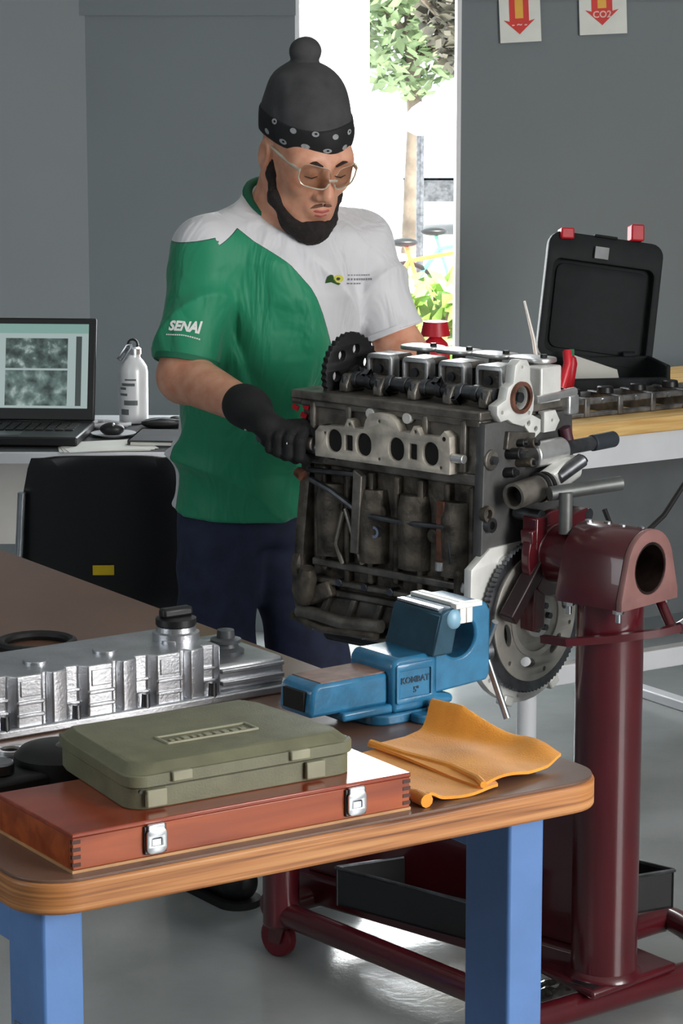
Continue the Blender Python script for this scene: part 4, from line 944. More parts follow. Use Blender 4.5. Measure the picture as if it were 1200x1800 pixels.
# coolant outlet at the flywheel end
wo_ = E(MB().ring((EL + .055, .020, .927), (EL + .055, .085, .932), .0225, .0175, 26), 'coolant_outlet', cast)
MB().cyl((EL + .055, .045, .928), (EL + .055, .05, .928), .0174, seg=22).build('outlet_bore', M_['hole'], wo_)
for y in (.088, .102): MB().ring((EL + .055, y, .933), (EL + .055, y + .007, .9335), .0255, .020, 24).build('o_ring', M_['rubber'], wo_)
MB().cyl((EL + .055, .084, .933), (EL + .055, .118, .935), .0215, seg=22).build('outlet_neck', M_['alum'], wo_)
E(MB().prism([(.10, .905), (.20, .94), (.205, .975), (.17, .975), (.11, .955)], .030, RR_(EL + .035, 0, 0)), 'thermostat_housing', M_['chalk'], .006)
E(MB().cyl((EL + .06, .135, .945), (EL + .075, .185, .972), .0125, seg=16), 'thermostat_stub', M_['dsteel'], .001)
E(MB().cyl((EL + .076, .186, .9725), (EL + .0765, .188, .974), .0085, seg=14), 'stub_bore_shade', M_['hole'])  # dark disc on the stub end, painted as a shaded bore
E(MB().cyl((EL + .025, .105, .983), (EL + .03, .185, .985), .0225, seg=20), 'water_elbow', M_['alum'], .004)
hs = E(MB().cyl((EL + .03, .18, .986), (EL + .035, .285, .987), .0125, seg=16), 'heater_pipe', M_['dsteel'])
MB().cyl((EL + .035, .265, .987), (EL + .038, .325, .988), .0145, seg=16).build('pipe_cap', mat('blue_black_cap', (44, 50, 58), .5), hs, bevel=.002)
for i, (y, z, r_, ln) in enumerate(((.058, .990, .010, .03), (.085, .972, .008, .035), (.075, 1.006, .007, .025), (.098, 1.004, .009, .03), (.052, .958, .009, .022))):
    cn = E(MB().cyl((EL + .008, y, z), (EL + .008 + ln, y + .004, z + .003), r_, seg=12), 'sensor_body', blk_ if i % 2 else M_['black'], .0015)
    MB().cyl((EL + .008 + ln, y + .004, z + .003), (EL + .014 + ln, y + .005, z + .003), r_ * .6, seg=6).build('sensor_terminal', M_['dsteel'], cn)
E(MB().prism([(.045, 1.0), (.12, .985), (.125, 1.02), (.05, 1.03)], .010, RR_(EL + .010, 0, 0)), 'loom_bracket', cast, .002)
# flywheel with ring gear
FZ = .703; FB = .110
FW = RR_(EL + .028, FB, FZ)
tooth = []
for i in range(180): tooth.append(((.133 if i % 2 else .129) * math.cos(math.pi * i / 90), (.133 if i % 2 else .129) * math.sin(math.pi * i / 90)))
fw = E(MB().plate(tooth, [circ(0, 0, .108, n=48)], .012, FW, .0005), 'ring_gear', M_['dsteel'])
slots = []
for a in (15, 75, 135, 195, 255, 315):
    c_, s_ = math.cos(R(a)), math.sin(R(a)); slots.append([(.080 * c_ + x * c_ * .010 - y * s_ * .022, .080 * s_ + x * s_ * .010 + y * c_ * .022) for x, y in circ(0, 0, 1, n=16)])
E(MB().plate(circ(0, 0, .112, n=60), slots + [circ(.1 * math.cos(R(a)), .1 * math.sin(R(a)), .005, n=10) for a in (45, 105, 165, 225, 285, 345)] + [circ(0, 0, .026, n=24)], .010, FW @ Matrix.Translation((0, 0, .004)), .001), 'drive_plate', mat('grey_pressed_steel', (190, 186, 178), .4, .7, var=.1, scale=20))
E(MB().ring((EL + .033, FB, FZ), (EL + .040, FB, FZ), .070, .060, 40), 'pressed_ring', mat('grey_pressed_ring', (205, 200, 192), .4, .7))
E(MB().plate(circ(0, 0, .034, n=24), [circ(.022 * math.cos(R(a)), .022 * math.sin(R(a)), .004, n=8) for a in range(0, 360, 60)], .008, FW @ Matrix.Translation((0, 0, .012)), .001), 'hub_plate', M_['chalk'])
for a in range(0, 360, 60): E(MB().cyl((EL + .044, FB + .022 * math.cos(R(a)), FZ + .022 * math.sin(R(a))), (EL + .052, FB + .022 * math.cos(R(a)), FZ + .022 * math.sin(R(a))), .006, seg=6), 'hub_bolt', M_['dsteel'])
# bell housing backing plate, pale aluminium
bo = [(.152 * math.cos(R(a)), .152 * math.sin(R(a))) for a in range(180, 361, 10)] + [(.158, .03), (.150, .10), (.10, .13), (-.10, .13), (-.150, .10)]
E(MB().plate(bo, [circ(0, 0, .112, n=40)] + [circ(.140 * math.cos(R(a)), .140 * math.sin(R(a)), .0055, n=10) for a in (200, 225, 262, 290, 318, 345)], .016, RR_(EL + .008, FB, FZ), .0015), 'backing_plate', M_['chalk'])
for a in (205, 250, 300, 340): E(MB().box((EL + .012, FB + .152 * math.cos(R(a)), FZ + .152 * math.sin(R(a))), (.02, .026, .018), (R(a - 90), 0, 0)), 'plate_lug', M_['chalk'], .003)
E(MB().ring((EL + .014, .045, .800), (EL + .024, .045, .800), .017, .012, 20), 'dowel_ring', M_['alum'])
E(MB().prism([(-.02, -.01), (.02, -.01), (.03, .012), (-.02, .016)], .012, RR_(EL + .014, .070, .785)), 'sensor_bracket', M_['alum'], .002)
# ------------------------------------------------------------------ the worker (implicit surfaces meshed with surface nets)
def A3(*p): return np.array(p, dtype=np.float64)
def smin(a, b, k):
    h = np.clip(.5 + .5 * (b - a) / k, 0, 1); return b * (1 - h) + a * h - k * h * (1 - h)
def smax(a, b, k): return -smin(-a, -b, k)
def cone(P, a, b, ra, rb):
    a, b = A3(*a), A3(*b); d = b - a; t = np.clip(((P - a) @ d) / (d @ d), 0, 1)
    return np.linalg.norm(P - a - t[:, None] * d, axis=1) - (ra + (rb - ra) * t)
def elli(P, c, r, Rm=None):
    q = P - A3(*c)
    if Rm is not None: q = q @ Rm
    r = A3(*r); k0 = np.linalg.norm(q / r, axis=1); k1 = np.linalg.norm(q / (r * r), axis=1) + 1e-9
    return k0 * (k0 - 1) / k1
def surfnet(f, lo, hi, h):
    lo, hi = A3(*lo), A3(*hi); n = np.ceil((hi - lo) / h).astype(int) + 1
    cs = 5; nc = np.ceil(n / cs).astype(int) + 1
    g = np.stack(np.meshgrid(*[lo[k] + h * cs * (np.arange(nc[k]) + .4) for k in range(3)], indexing='ij'), -1).reshape(-1, 3)
    cv = f(g).reshape(nc)
    big = np.repeat(np.repeat(np.repeat(cv, cs, 0), cs, 1), cs, 2)[:n[0], :n[1], :n[2]].astype(np.float32).copy()
    idx = np.argwhere(np.abs(big) < h * cs * 1.9)
    vals = np.empty(len(idx), np.float32)
    for i in range(0, len(idx), 400000): vals[i:i + 400000] = f(lo + h * idx[i:i + 400000])
    big[idx[:, 0], idx[:, 1], idx[:, 2]] = vals
    s = big < 0
    cnt = np.zeros(np.array(n) - 1, np.int8); pos = np.zeros(tuple(np.array(n) - 1) + (3,), np.float32) if False else None
    c8 = [(i, j, k) for i in (0, 1) for j in (0, 1) for k in (0, 1)]
    sl = lambda o: tuple(slice(o[k], n[k] - 1 + o[k]) for k in range(3))
    tot = sum(s[sl(o)].astype(np.int8) for o in c8)
    cells = np.argwhere((tot > 0) & (tot < 8))
    acc = np.zeros((len(cells), 3)); m = np.zeros(len(cells))
    for o in c8:
        for ax in range(3):
            if o[ax]: continue
            o2 = list(o); o2[ax] = 1
            v0 = big[tuple((cells + o).T)]; v1 = big[tuple((cells + o2).T)]
            x = (v0 < 0) != (v1 < 0); t = np.where(x, v0 / np.where(x, v0 - v1, 1), 0)
            p = np.array(o, float)[None, :].repeat(len(cells), 0); p[:, ax] += t
            acc[x] += p[x]; m[x] += 1
    V = lo + h * (cells + acc / m[:, None])
    vid = np.full(np.array(n) - 1, -1, np.int64); vid[tuple(cells.T)] = np.arange(len(cells))
    F = []
    for ax in range(3):
        a, b = [k for k in range(3) if k != ax]
        s0 = [slice(1, n[k] - 1) for k in range(3)]; s1 = list(s0); s0[ax] = slice(0, n[ax] - 1); s1[ax] = slice(1, n[ax])
        e = np.argwhere(s[tuple(s0)] != s[tuple(s1)]) + [1 if k != ax else 0 for k in range(3)]
        da = np.zeros(3, int); da[a] = 1; db = np.zeros(3, int); db[b] = 1
        q = [vid[tuple((e - x).T)] for x in (np.zeros(3, int), da, da + db, db)]
        F.append(np.stack(q, 1))
    F = np.concatenate(F); F = F[(F >= 0).all(1)]
    return V, F
def netobj(name, f, lo, hi, h, mt, parent, org, attr=None):
    V, F = surfnet(f, lo, hi, h)
    me = bpy.data.meshes.new(name); me.from_pydata((V - A3(*org)).tolist(), [], F.tolist())
    bm = bmesh.new(); bm.from_mesh(me); bmesh.ops.recalc_face_normals(bm, faces=bm.faces)
    bmesh.ops.smooth_vert(bm, verts=bm.verts, factor=.5, use_axis_x=True, use_axis_y=True, use_axis_z=True)
    for q in bm.faces: q.smooth = True
    bm.to_mesh(me); bm.free()
    if attr:
        for an, fn in attr.items():
            at = me.attributes.new(an, 'FLOAT', 'POINT'); at.data.foreach_set('value', fn(V).astype(np.float32))
    me.materials.append(mt); o = bpy.data.objects.new(name, me); COL.objects.link(o); o.parent = parent
    return o

MO = A3(-.185, 5.15, 0)                                   # pelvis over the floor
ML, MF = A3(.82, .572, 0), A3(.572, -.82, 0)              # his left, his front
def lfz(P): q = P - MO; return q @ ML, q @ MF, P[:, 2]
def L2W(l, f, z): return MO + ML * l + MF * f + A3(0, 0, z)
RSH, RELB, RWR = A3(-.254, 4.985, 1.288), A3(-.294, 4.92, 1.060), A3(-.170, 4.745, 1.026)
LSH, LELB, LWR = A3(.034, 5.15, 1.290), A3(.118, 5.12, 1.075), A3(.168, 4.985, 1.02)
HC = A3(-.067, 5.0, 1.470)
yw, pt = R(28), R(24)
HL = A3(math.cos(yw), math.sin(yw), 0); HF = A3(math.sin(yw) * math.cos(pt), -math.cos(yw) * math.cos(pt), -math.sin(pt)); HU = np.cross(HF, HL)
HU = HU if HU[2] > 0 else -HU
def hc(P): q = P - HC; return np.stack([q @ HL, q @ HF, q @ HU], 1)
def HW(l, f, u): return tuple(HC + HL * l + HF * f + HU * u)
NB = A3(-.112, 5.085, 1.335)

man = thing('person', 'bearded worker in green and white shirt, safety glasses and black gloves', 'person', tuple(MO))
def skin_mat():
    m = mat('skin', (222, 166, 138), .48, var=.05, scale=30, bump=.05, bscale=500, col2=(202, 138, 110))
    b = m.node_tree.nodes['Principled BSDF']; b.inputs['Subsurface Weight'].default_value = .12; b.inputs['Subsurface Radius'].default_value = (.012, .005, .003); return m
M_['skin'] = skin_mat()
def head_sdf(P):
    q = hc(P)
    d = elli(q, (0, -.015, .03), (.075, .095, .092))
    d = smin(d, elli(q, (0, .022, -.032), (.061, .074, .084)), .03)
    d = smin(d, cone(q, (-.018, .060, -.095), (.018, .060, -.095), .026, .026), .03)
    for s_ in (-1, 1):
        d = smin(d, elli(q, (s_ * .043, .060, -.022), (.022, .026, .022)), .025)
        d = smin(d, cone(q, (s_ * .060, -.005, -.045), (s_ * .048, .03, -.085), .016, .018), .03)
    d = smin(d, cone(q, (-.034, .078, .026), (.034, .078, .026), .013, .013), .02)
    for s_ in (-1, 1): d = smin(d, elli(q, (s_ * .047, .052, .014), (.020, .030, .030)), .02)
    for s_ in (-1, 1):
        d = smax(d, -elli(q, (s_ * .032, .104, .004), (.020, .018, .012)), .014)
        d = smin(d, elli(q, (s_ * .031, .078, .003), (.0145, .0135, .0125)), .004)
        d = smin(d, cone(q, (s_ * .018, .0885, -.003), (s_ * .042, .084, -.004), .0022, .0022), .003)   # lower lid of the lowered eye
    d = smin(d, cone(q, (0, .090, .012), (0, .112, -.034), .0085, .0125), .014)
    for s_ in (-1, 1):
        d = smin(d, elli(q, (s_ * .0125, .101, -.040), (.0085, .011, .0085)), .006)
        d = smax(d, -elli(q, (s_ * .007, .106, -.049), (.0042, .005, .004)), .003)
    d = smin(d, elli(q, (0, .088, -.070), (.026, .016, .018)), .014)
    for s_ in (-1, 1):
        e = elli(q, (s_ * .079, -.012, -.004), (.010, .020, .031)); e = smax(e, -elli(q, (s_ * .089, -.008, -.002), (.008, .011, .019)), .005)
        d = smin(d, e, .008)
    return d
def body_sdf(P):
    d = head_sdf(P)
    l, f, z = lfz(P)
    d = smin(d, cone(P, HW(0, -.03, -.05), tuple(NB), .061, .067), .03)
    d = smin(d, cone(P, tuple(L2W(0, .10, 1.28)), tuple(L2W(0, .08, 1.12)), .09, .10), .05)
    d = smin(d, cone(P, tuple(L2W(0, .08, 1.12)), tuple(L2W(0, .0, .86)), .095, .085), .05)
    for a, b, ra, rb in ((RSH - A3(0, 0, .012), RELB, .044, .047), (RELB, RWR, .049, .032), (LSH - A3(0, 0, .012), LELB, .044, .046), (LELB, LWR, .049, .032)): d = smin(d, cone(P, a, b, ra, rb), .022)
    d = smin(d, cone(P, RSH - A3(0, 0, .012), L2W(0, .1, 1.26), .046, .07), .03); d = smin(d, cone(P, LSH - A3(0, 0, .012), L2W(0, .1, 1.26), .046, .07), .03)
    for s_, kn, an in ((-1, L2W(-.10, .03, .46), L2W(-.10, -.04, .09)), (1, L2W(.10, .07, .46), L2W(.11, .02, .09))):
        d = smin(d, cone(P, L2W(s_ * .06, 0, .80), kn, .058, .05), .03); d = smin(d, cone(P, kn, an, .05, .036), .03)
    # hands inside the gloves
    for w_, e_ in ((RWR, RELB), (LWR, LELB)):
        h_ = (w_ - e_) / np.linalg.norm(w_ - e_); d = smin(d, cone(P, w_, w_ + h_ * .045, .026, .020), .015)
    return d
body = netobj('body', body_sdf, (-.42, 4.60, .04), (.24, 5.36, 1.64), .0036, M_['skin'], man, MO)

# ---- shirt
TPZ = [.735, .76, .85, .98, 1.08, 1.2, 1.27, 1.32, 1.37, 1.42]
TCL = [.0, .0, .0, .002, .006, .012, .012, .012, .014, .016]
TCF = [.0, .0, .0, .028, .066, .092, .102, .104, .106, .102]
TA = [.152, .152, .150, .160, .172, .178, .172, .132, .078, .070]
TB_ = [.132, .132, .135, .142, .142, .136, .122, .100, .076, .070]
def torso(P, g=0.0):
    l, f, z = lfz(P)
    cl, cf, a, b = [np.interp(z, TPZ, v) for v in (TCL, TCF, TA, TB_)]
    a = a + g; b = b + g
    k = np.sqrt(((l - cl) / a) ** 2 + ((f - cf) / b) ** 2)
    return (k - 1) * np.minimum(a, b) * .92
def rid(x): return (1 - np.abs(np.sin(x))) ** 1.6
def folds(P):
    l, f, z = lfz(P)
    d = -.020 * rid(15 * l + 5.5 * z + .7 * np.sin(9 * z) + .4) * np.clip((1.24 - z) / .2, 0, 1) * np.clip((z - .80) / .12, .2, 1)
    d -= .015 * rid(31 * (l * .62 + (z - 1.3) * .42) + .5 * np.sin(20 * z)) * np.clip((l + .02) / .07, 0, 1) * np.clip((z - 1.02) / .1, 0, 1)
    d -= .015 * rid(24 * (z + .42 * l + .22 * f) + .9 * np.sin(14 * l)) * np.clip((1.0 - z) / .1, 0, 1)
    d += .005 * np.sin(47 * l - 30 * f + 21 * z) * np.sin(17 * z + 9 * l) + .006
    # deep crease at the right armpit
    d += .016 * np.exp(-((l + .125 + .35 * (z - 1.15)) / .012) ** 2) * np.clip((1.27 - z) / .05, 0, 1) * np.clip((z - 1.0) / .06, 0, 1)
    return d
def sleeve(P, a, b, ra, rb, t1):
    d0 = (b - a); L_ = np.linalg.norm(d0); u = d0 / L_; e = a + u * L_ * t1
    s_ = cone(P, tuple(a), tuple(e + u * .06), ra, rb)
    t = (P - a) @ u
    s_ = s_ - .012 * rid(22 * t + 26 * ((P - a) @ A3(.55, -.5, .1))) * np.clip(t / .08, 0, 1) + .003
    return smax(s_, (P - e) @ u, .004)
RS_T, LS_T = .90, .80
def shirt_sdf(P):
    l, f, z = lfz(P)
    d = torso(P) + folds(P)
    d = smin(d, cone(P, tuple(RSH), tuple(L2W(-.02, .085, 1.338)), .062, .048), .045)
    d = smin(d, cone(P, tuple(LSH), tuple(L2W(.035, .085, 1.338)), .062, .048), .045)
    d = smin(d, sleeve(P, RSH, RELB, .064, .061, RS_T), .028)
    d = smin(d, sleeve(P, LSH, LELB, .062, .060, LS_T), .028)
    hem = .757 + .012 * np.sin(9 * l + 1) + .015 * np.clip((-l - .02) / .12, 0, 1) - .008 * np.clip(f / .1, -1, 1)
    d = smax(d, hem - z, .006)
    # neck opening
    d = smax(d, z - (1.332 + .62 * (.172 - f)), .008)
    return d
def pat(P):
    """signed: >0 green, <0 white"""
    l, f, z = lfz(P)
    lb = np.interp(z, [.74, .90, 1.02, 1.10, 1.17, 1.22, 1.265, 1.31, 1.34], [.110, .108, .092, .068, .032, .002, -.040, -.095, -.122])
    g = lb - l
    # white yoke on the shoulder
    yoke = (1.332 + .55 * (l + .14) - .25 * (f - .1)) - z
    yoke = np.where(l < -.165, 1.318 - z + .2 * (l + .165), yoke)
    g = np.minimum(g, yoke)
    tR = (P - RSH) @ ((RELB - RSH) / np.linalg.norm(RELB - RSH))
    # white back
    back = np.where(z < 1.06, f + .018 + .018 * np.sin(34 * z), f + .05)
    g = np.minimum(g, np.where((l > -.165) | (z < 1.0), back, g))
    return g * 20 + .5
def shirt_mat():
    m = bpy.data.materials.new('sports_shirt'); m.use_nodes = True; nt = m.node_tree; b = nt.nodes['Principled BSDF']; b.inputs['Roughness'].default_value = .6
    b.inputs['Sheen Weight'].default_value = .2
    at = nt.nodes.new('ShaderNodeAttribute'); at.attribute_name = 'pat'
    rp = ramp(nt, at.outputs['Fac'], [(.0, lin((216, 216, 220))), (.485, lin((30, 60, 45))), (.515, lin((14, 136, 96)))]); rp.color_ramp.interpolation = 'CONSTANT'
    tc = nt.nodes.new('ShaderNodeTexCoord'); n = nt.nodes.new('ShaderNodeTexNoise'); n.inputs['Scale'].default_value = 9; n.inputs['Detail'].default_value = 3
    nt.links.new(tc.outputs['Object'], n.inputs['Vector'])
    hv = nt.nodes.new('ShaderNodeHueSaturation'); mr_ = nt.nodes.new('ShaderNodeMapRange'); mr_.inputs['To Min'].default_value = .88; mr_.inputs['To Max'].default_value = 1.1
    nt.links.new(n.outputs[0], mr_.inputs[0]); nt.links.new(mr_.outputs[0], hv.inputs['Value']); nt.links.new(rp.outputs[0], hv.inputs['Color']); nt.links.new(hv.outputs[0], b.inputs['Base Color'])
    n2 = nt.nodes.new('ShaderNodeTexNoise'); n2.inputs['Scale'].default_value = 11; n2.inputs['Detail'].default_value = 3; n2.inputs['Distortion'].default_value = 1.0
    mp = nt.nodes.new('ShaderNodeMapping'); mp.inputs['Scale'].default_value = (1, 1, .35); nt.links.new(tc.outputs['Object'], mp.inputs[0]); nt.links.new(mp.outputs[0], n2.inputs['Vector'])
    bp = nt.nodes.new('ShaderNodeBump'); bp.inputs['Strength'].default_value = .9; bp.inputs['Distance'].default_value = .022; nt.links.new(n2.outputs[0], bp.inputs['Height']); nt.links.new(bp.outputs[0], b.inputs['Normal'])
    return m
shirt = netobj('shirt', shirt_sdf, (-.42, 4.78, .72), (.26, 5.38, 1.46), .004, shirt_mat(), man, MO, {'pat': pat})
def bvh_of(o):
    return BVHTree.FromPolygons([v.co.copy() for v in o.data.vertices], [tuple(p.vertices) for p in o.data.polygons])
sbv = bvh_of(shirt)
green = mat('green_rib_knit', (18, 104, 74), .7, var=.05)
# collar: ribbed band round the neck
ring = []
for k in range(40):
    a = 2 * math.pi * k / 40
    f_ = .108 + .0700 * math.sin(a); ring.append(tuple(L2W(.018 + .0715 * math.cos(a), f_, 1.332 + .62 * (.172 - f_) - .003) - MO))
MB().tube(ring, .0095, 10, closed=True, flat=1.0).build('collar', green, man)
# sleeve hems
for a, b, r_, t1, mm in ((RSH, RELB, .0612, RS_T, green), (LSH, LELB, .0602, LS_T, mat('white_hem', (226, 226, 230), .6))):
    u = (b - a); L_ = np.linalg.norm(u); u /= L_; e = a + u * (L_ * t1 - .010) - MO
    MB().ring(tuple(e), tuple(e + u * .011), r_ + .0010, r_ - .004, 40).build('sleeve_hem', mm, man)
# printed marks, draped on to the cloth
def drape(name, vs, fs, org, X, Y, D, mt, parent=man, bv=None, off=.0012, straight=False):
    bv = bv or sbv; out = []; dd = Vector(tuple(D)).normalized()
    o0 = Vector(tuple(A3(*org) - MO)); h0 = bv.ray_cast(o0 - dd * .3, dd)
    h0 = h0[0] if h0[0] is not None else o0
    Xv, Yv = Vector(tuple(X)), Vector(tuple(Y))
    for x, y, _ in vs:
        if straight:
            p = Vector(tuple(A3(*org) + A3(*X) * x + A3(*Y) * y - MO)); h = bv.ray_cast(p - dd * .3, dd); out.append((h[0] if h[0] is not None else p) - dd * off); continue
        # bend the print round the limb: walk from the centre in short steps, snapping to the cloth
        p = h0.copy(); n = 6; nrm = -dd
        for k in range(n):
            st = Xv * (x / n) + Yv * (y / n); L_ = st.length; st = st - nrm * st.dot(nrm); st = st.normalized() * L_ if L_ > 1e-9 else st
            q = bv.find_nearest(p + st); p = q[0]; nrm = q[1] if q[1].dot(-dd) > -.2 else nrm
        out.append(p + nrm * off)
    return MB().add([tuple(v) for v in out], fs).build(name, mt, parent, merge=False)
def flat_text(txt, size, shear=0, bold=0, space=1.0):
    vs, fs = text_mesh(txt, size, shear, 0.0, bold, space); return vs, fs
wp = mat('white_print', (232, 236, 232), .6, var=.02)
camd = A3(-.06, 1, -.13)
def PYn(px, py, Y):
    p_ = R(10.35); r_ = A3((px - 600) / 4654, math.cos(p_) + (900 - py) / 4654 * math.sin(p_), -math.sin(p_) + (900 - py) / 4654 * math.cos(p_)); return A3(0, 0, 1.7) + r_ * Y / r_[1]
so = RSH + (RELB - RSH) * .58 + A3(-.012, -.06, .0); ud = -(RELB - RSH); ud /= np.linalg.norm(ud)
sx = A3(.80, -.60, 0); sx -= ud * (sx @ ud); sx /= np.linalg.norm(sx)
nd = np.cross(sx, ud); nd = nd if nd[1] > 0 else -nd
vs, fs = flat_text('SENAI', .0235, .28, .0011, 1.0); drape('sleeve_lettering', vs, fs, so, sx, ud, nd, wp)
m = MB(); 
for k in range(16): m.box((-.034 + k * .0045, -.016, 0), (.0035, .0025, 0.0001))
drape('sleeve_small_print', m.v, m.f, so, sx, ud, nd, wp)
# chest emblem with unreadable small print
co = PYn(603, 490, 5.0); cx_ = A3(1.0, .2, 0) * 1.12; cu_ = A3(0, .1, 1); cd_n = A3(.10, 1, -.1)
def blob(pts): 
    n = len(pts); c = (sum(p[0] for p in pts) / n, sum(p[1] for p in pts) / n, 0); return [c] + [(x, y, 0) for x, y in pts], [(0, 1 + i, 1 + (i + 1) % n) for i in range(n)]
drape('emblem_leaf', *blob([(-.030, -.008), (-.026, .004), (-.020, .008), (-.016, .007), (-.014, -.002), (-.010, -.007), (-.004, -.009), (-.008, -.012), (-.014, -.009), (-.02, -.006)]), co, cx_, cu_, cd_n, mat('print_green', (50, 92, 40), .6), straight=True)
drape('emblem_sun', *blob(circ(-.008, .0, .0075, n=14)), co, cx_, cu_, cd_n, mat('print_yellow', (226, 222, 90), .6), straight=True)
drape('emblem_dot', *blob(circ(-.008, .0, .003, n=10)), co, cx_, cu_, cd_n, mat('print_dark', (60, 60, 70), .6), off=.0018, straight=True)
m = MB(); rnd = random.Random(9)
for y, n_, h_ in ((.007, 9, .0022), (-.001, 10, .0038), (-.009, 5, .0026)):
    for k in range(n_): m.box((.006 + k * .0040, y, 0), (rnd.uniform(.0022, .0034), h_, .0001))
drape('chest_small_print', m.v, m.f, co, cx_, cu_, cd_n, mat('print_grey', (130, 132, 140), .6), straight=True)

# ---- trousers and shoes
def trouser_sdf(P):
    l, f, z = lfz(P)
    d = smax(smax(torso(P, -.026), z - .84, .01), .70 - z, .03)
    for s_, hp, kn, an in ((-1, L2W(-.060, -.005, .78), L2W(-.10, .03, .46), L2W(-.10, -.04, .06)), (1, L2W(.060, -.005, .78), L2W(.10, .07, .46), L2W(.11, .02, .06))):
        d = smin(d, smin(cone(P, hp, kn, .084, .076), cone(P, kn, an, .076, .064), .03), .03)
    d = d + .003 * np.sin(60 * z + 25 * l) * np.sin(14 * z + 20 * f)
    d = smax(d, .035 - z, .01)
    return smax(d, z - .84, .01)
netobj('trousers', trouser_sdf, (-.46, 4.86, .02), (.14, 5.40, .88), .006, mat('navy_denim', (34, 42, 68), .8, var=.15, scale=30, bump=.15, bscale=400), man, MO)
for s_, an in ((-1, L2W(-.10, -.04, 0)), (1, L2W(.11, .02, 0))):
    def shoe_sdf(P):
        a = an + A3(0, 0, .045)
        d = smin(cone(P, a - MF * .04, a + MF * .15, .045, .040), cone(P, a - MF * .02, a + A3(0, 0, .06), .045, .05), .03)
        return smax(d, .012 - P[:, 2], .005)
    c_ = an
    sh = netobj('shoe', shoe_sdf, tuple(c_ + A3(-.28, -.28, -.01)), tuple(c_ + A3(.28, .28, .18)), .006, mat('black_boot_leather', (18, 18, 20), .45), man, MO)
    MB().prism(rrect(-.045, .045, -.09, .195, .043, 6), .014, Matrix.Translation(tuple(c_ - MO)) @ Matrix.Rotation(math.atan2(MF[1], MF[0]) - math.pi / 2, 4, 'Z')).build('sole', M_['rubber'], sh)

# ---- gloves
glove = mat('black_knit_glove', (17, 17, 19), .75, var=.15, scale=60, bump=.3, bscale=700)
def make_glove(W, Eb, bar, grip_c, up, mirror=1, name='glove'):
    h_ = (W - Eb) / np.linalg.norm(W - Eb)
    bar = bar / np.linalg.norm(bar); up = up - bar * (up @ bar); up /= np.linalg.norm(up); side = np.cross(bar, up)
    def f(P):
        d = cone(P, W - h_ * .016, W + h_ * .012, .0375, .036)                      # cuff
        kn = grip_c + up * .024 + side * mirror * .014 - bar * .005
        d = smin(d, cone(P, W, kn - bar * .03, .0345, .025), .02)                    # back of the hand
        d = smin(d, cone(P, kn - bar * .035, kn + bar * .026, .020, .015), .010)    # knuckle row
        d = smin(d, cone(P, grip_c - bar * .035 - side * mirror * .010, grip_c + bar * .02 - side * mirror * .010, .022, .019), .014)
        g = None
        for i, (sp, ln) in enumerate(((.034, 1.0), (.014, 1.06), (-.006, 1.0), (-.025, .88))):       # four fingers curled round the bar
            base = grip_c + bar * sp; pts = []
            for ang in (70, 20, -35, -95, -150):
                r_ = .030 if ang > -90 else .026
                pts.append(base + (up * math.sin(R(ang)) + side * mirror * math.cos(R(ang))) * r_ * ln + bar * (.010 * (70 - ang) / 220))
            rad = (.0112, .0108, .0104, .0098, .0088)
            fd = None
            for k in range(4):
                c_ = cone(P, pts[k], pts[k + 1], rad[k] * (1 if i < 3 else .9), rad[k + 1] * (1 if i < 3 else .9)); fd = c_ if fd is None else smin(fd, c_, .003)
            g = fd if g is None else np.minimum(g, fd)
        d = smin(d, g, .003)
        t0 = grip_c + up * .020 - side * mirror * .018 - bar * .02                  # thumb along the top of the bar
        t1 = grip_c + up * .034 - side * mirror * .006 + bar * .026; t2 = grip_c + up * .024 + side * mirror * .004 + bar * .058
        d = smin(d, smin(cone(P, t0, t1, .0145, .0125), cone(P, t1, t2, .0120, .0095), .004), .005)
        return d
    lo = np.minimum(W, grip_c) - .09; hi = np.maximum(W, grip_c) + .10
    return netobj(name, f, lo, hi, .0022, glove, man, MO)
barR = A3(.075, -.030, -.012); gR = A3(-.098, 4.672, .975)
gl = make_glove(RWR, RELB, barR, gR, A3(-.25, .15, 1.0), 1)
MB().box(tuple(RWR + A3(.004, -.037, -.030) - MO), (.016, .002, .014), (R(20), 0, R(20))).build('glove_tag', M_['white_paint'], man)
MB().box(tuple(gR + A3(.006, -.0415, .004) - MO), (.010, .002, .008), (R(10), R(20), R(20))).build('glove_patch', M_['white_paint'], man)
make_glove(LWR, LELB, A3(.05, -.9, .0), LWR + A3(.0, -.075, .0), A3(.3, .1, 1.0), 1)

# ---- head wear, beard, glasses
def beard_sdf(P):
    q = hc(P); d = None
    for s_ in (-1, 1):
        pts = [(.071, .0, .0), (.068, .012, -.035), (.060, .030, -.075), (.038, .062, -.108), (0, .076, -.120)]; rad = [.006, .0105, .015, .017, .022]
        for k in range(4):
            a, b = pts[k], pts[k + 1]; c_ = cone(q, (s_ * a[0], a[1], a[2]), (s_ * b[0], b[1], b[2]), rad[k], rad[k + 1]); d = c_ if d is None else smin(d, c_, .012)
    d = smin(d, elli(q, (0, .078, -.122), (.034, .024, .024)), .015)
    d = smin(d, elli(q, (0, .045, -.118), (.045, .05, .020)), .02)
    d = d + .0016 * np.sin(q[:, 0] * 420 + q[:, 2] * 160) * np.sin(q[:, 2] * 330 + q[:, 1] * 210)
    return d
hb = HC
netobj('beard', beard_sdf, hb - .20, hb + .15, .003, mat('dark_beard', (34, 26, 24), .8, var=.3, scale=120, bump=.6, bscale=600), man, MO)
hairm = mat('dark_brow_hair', (44, 30, 25), .8); stub = mat('stubble', (120, 84, 68), .7)
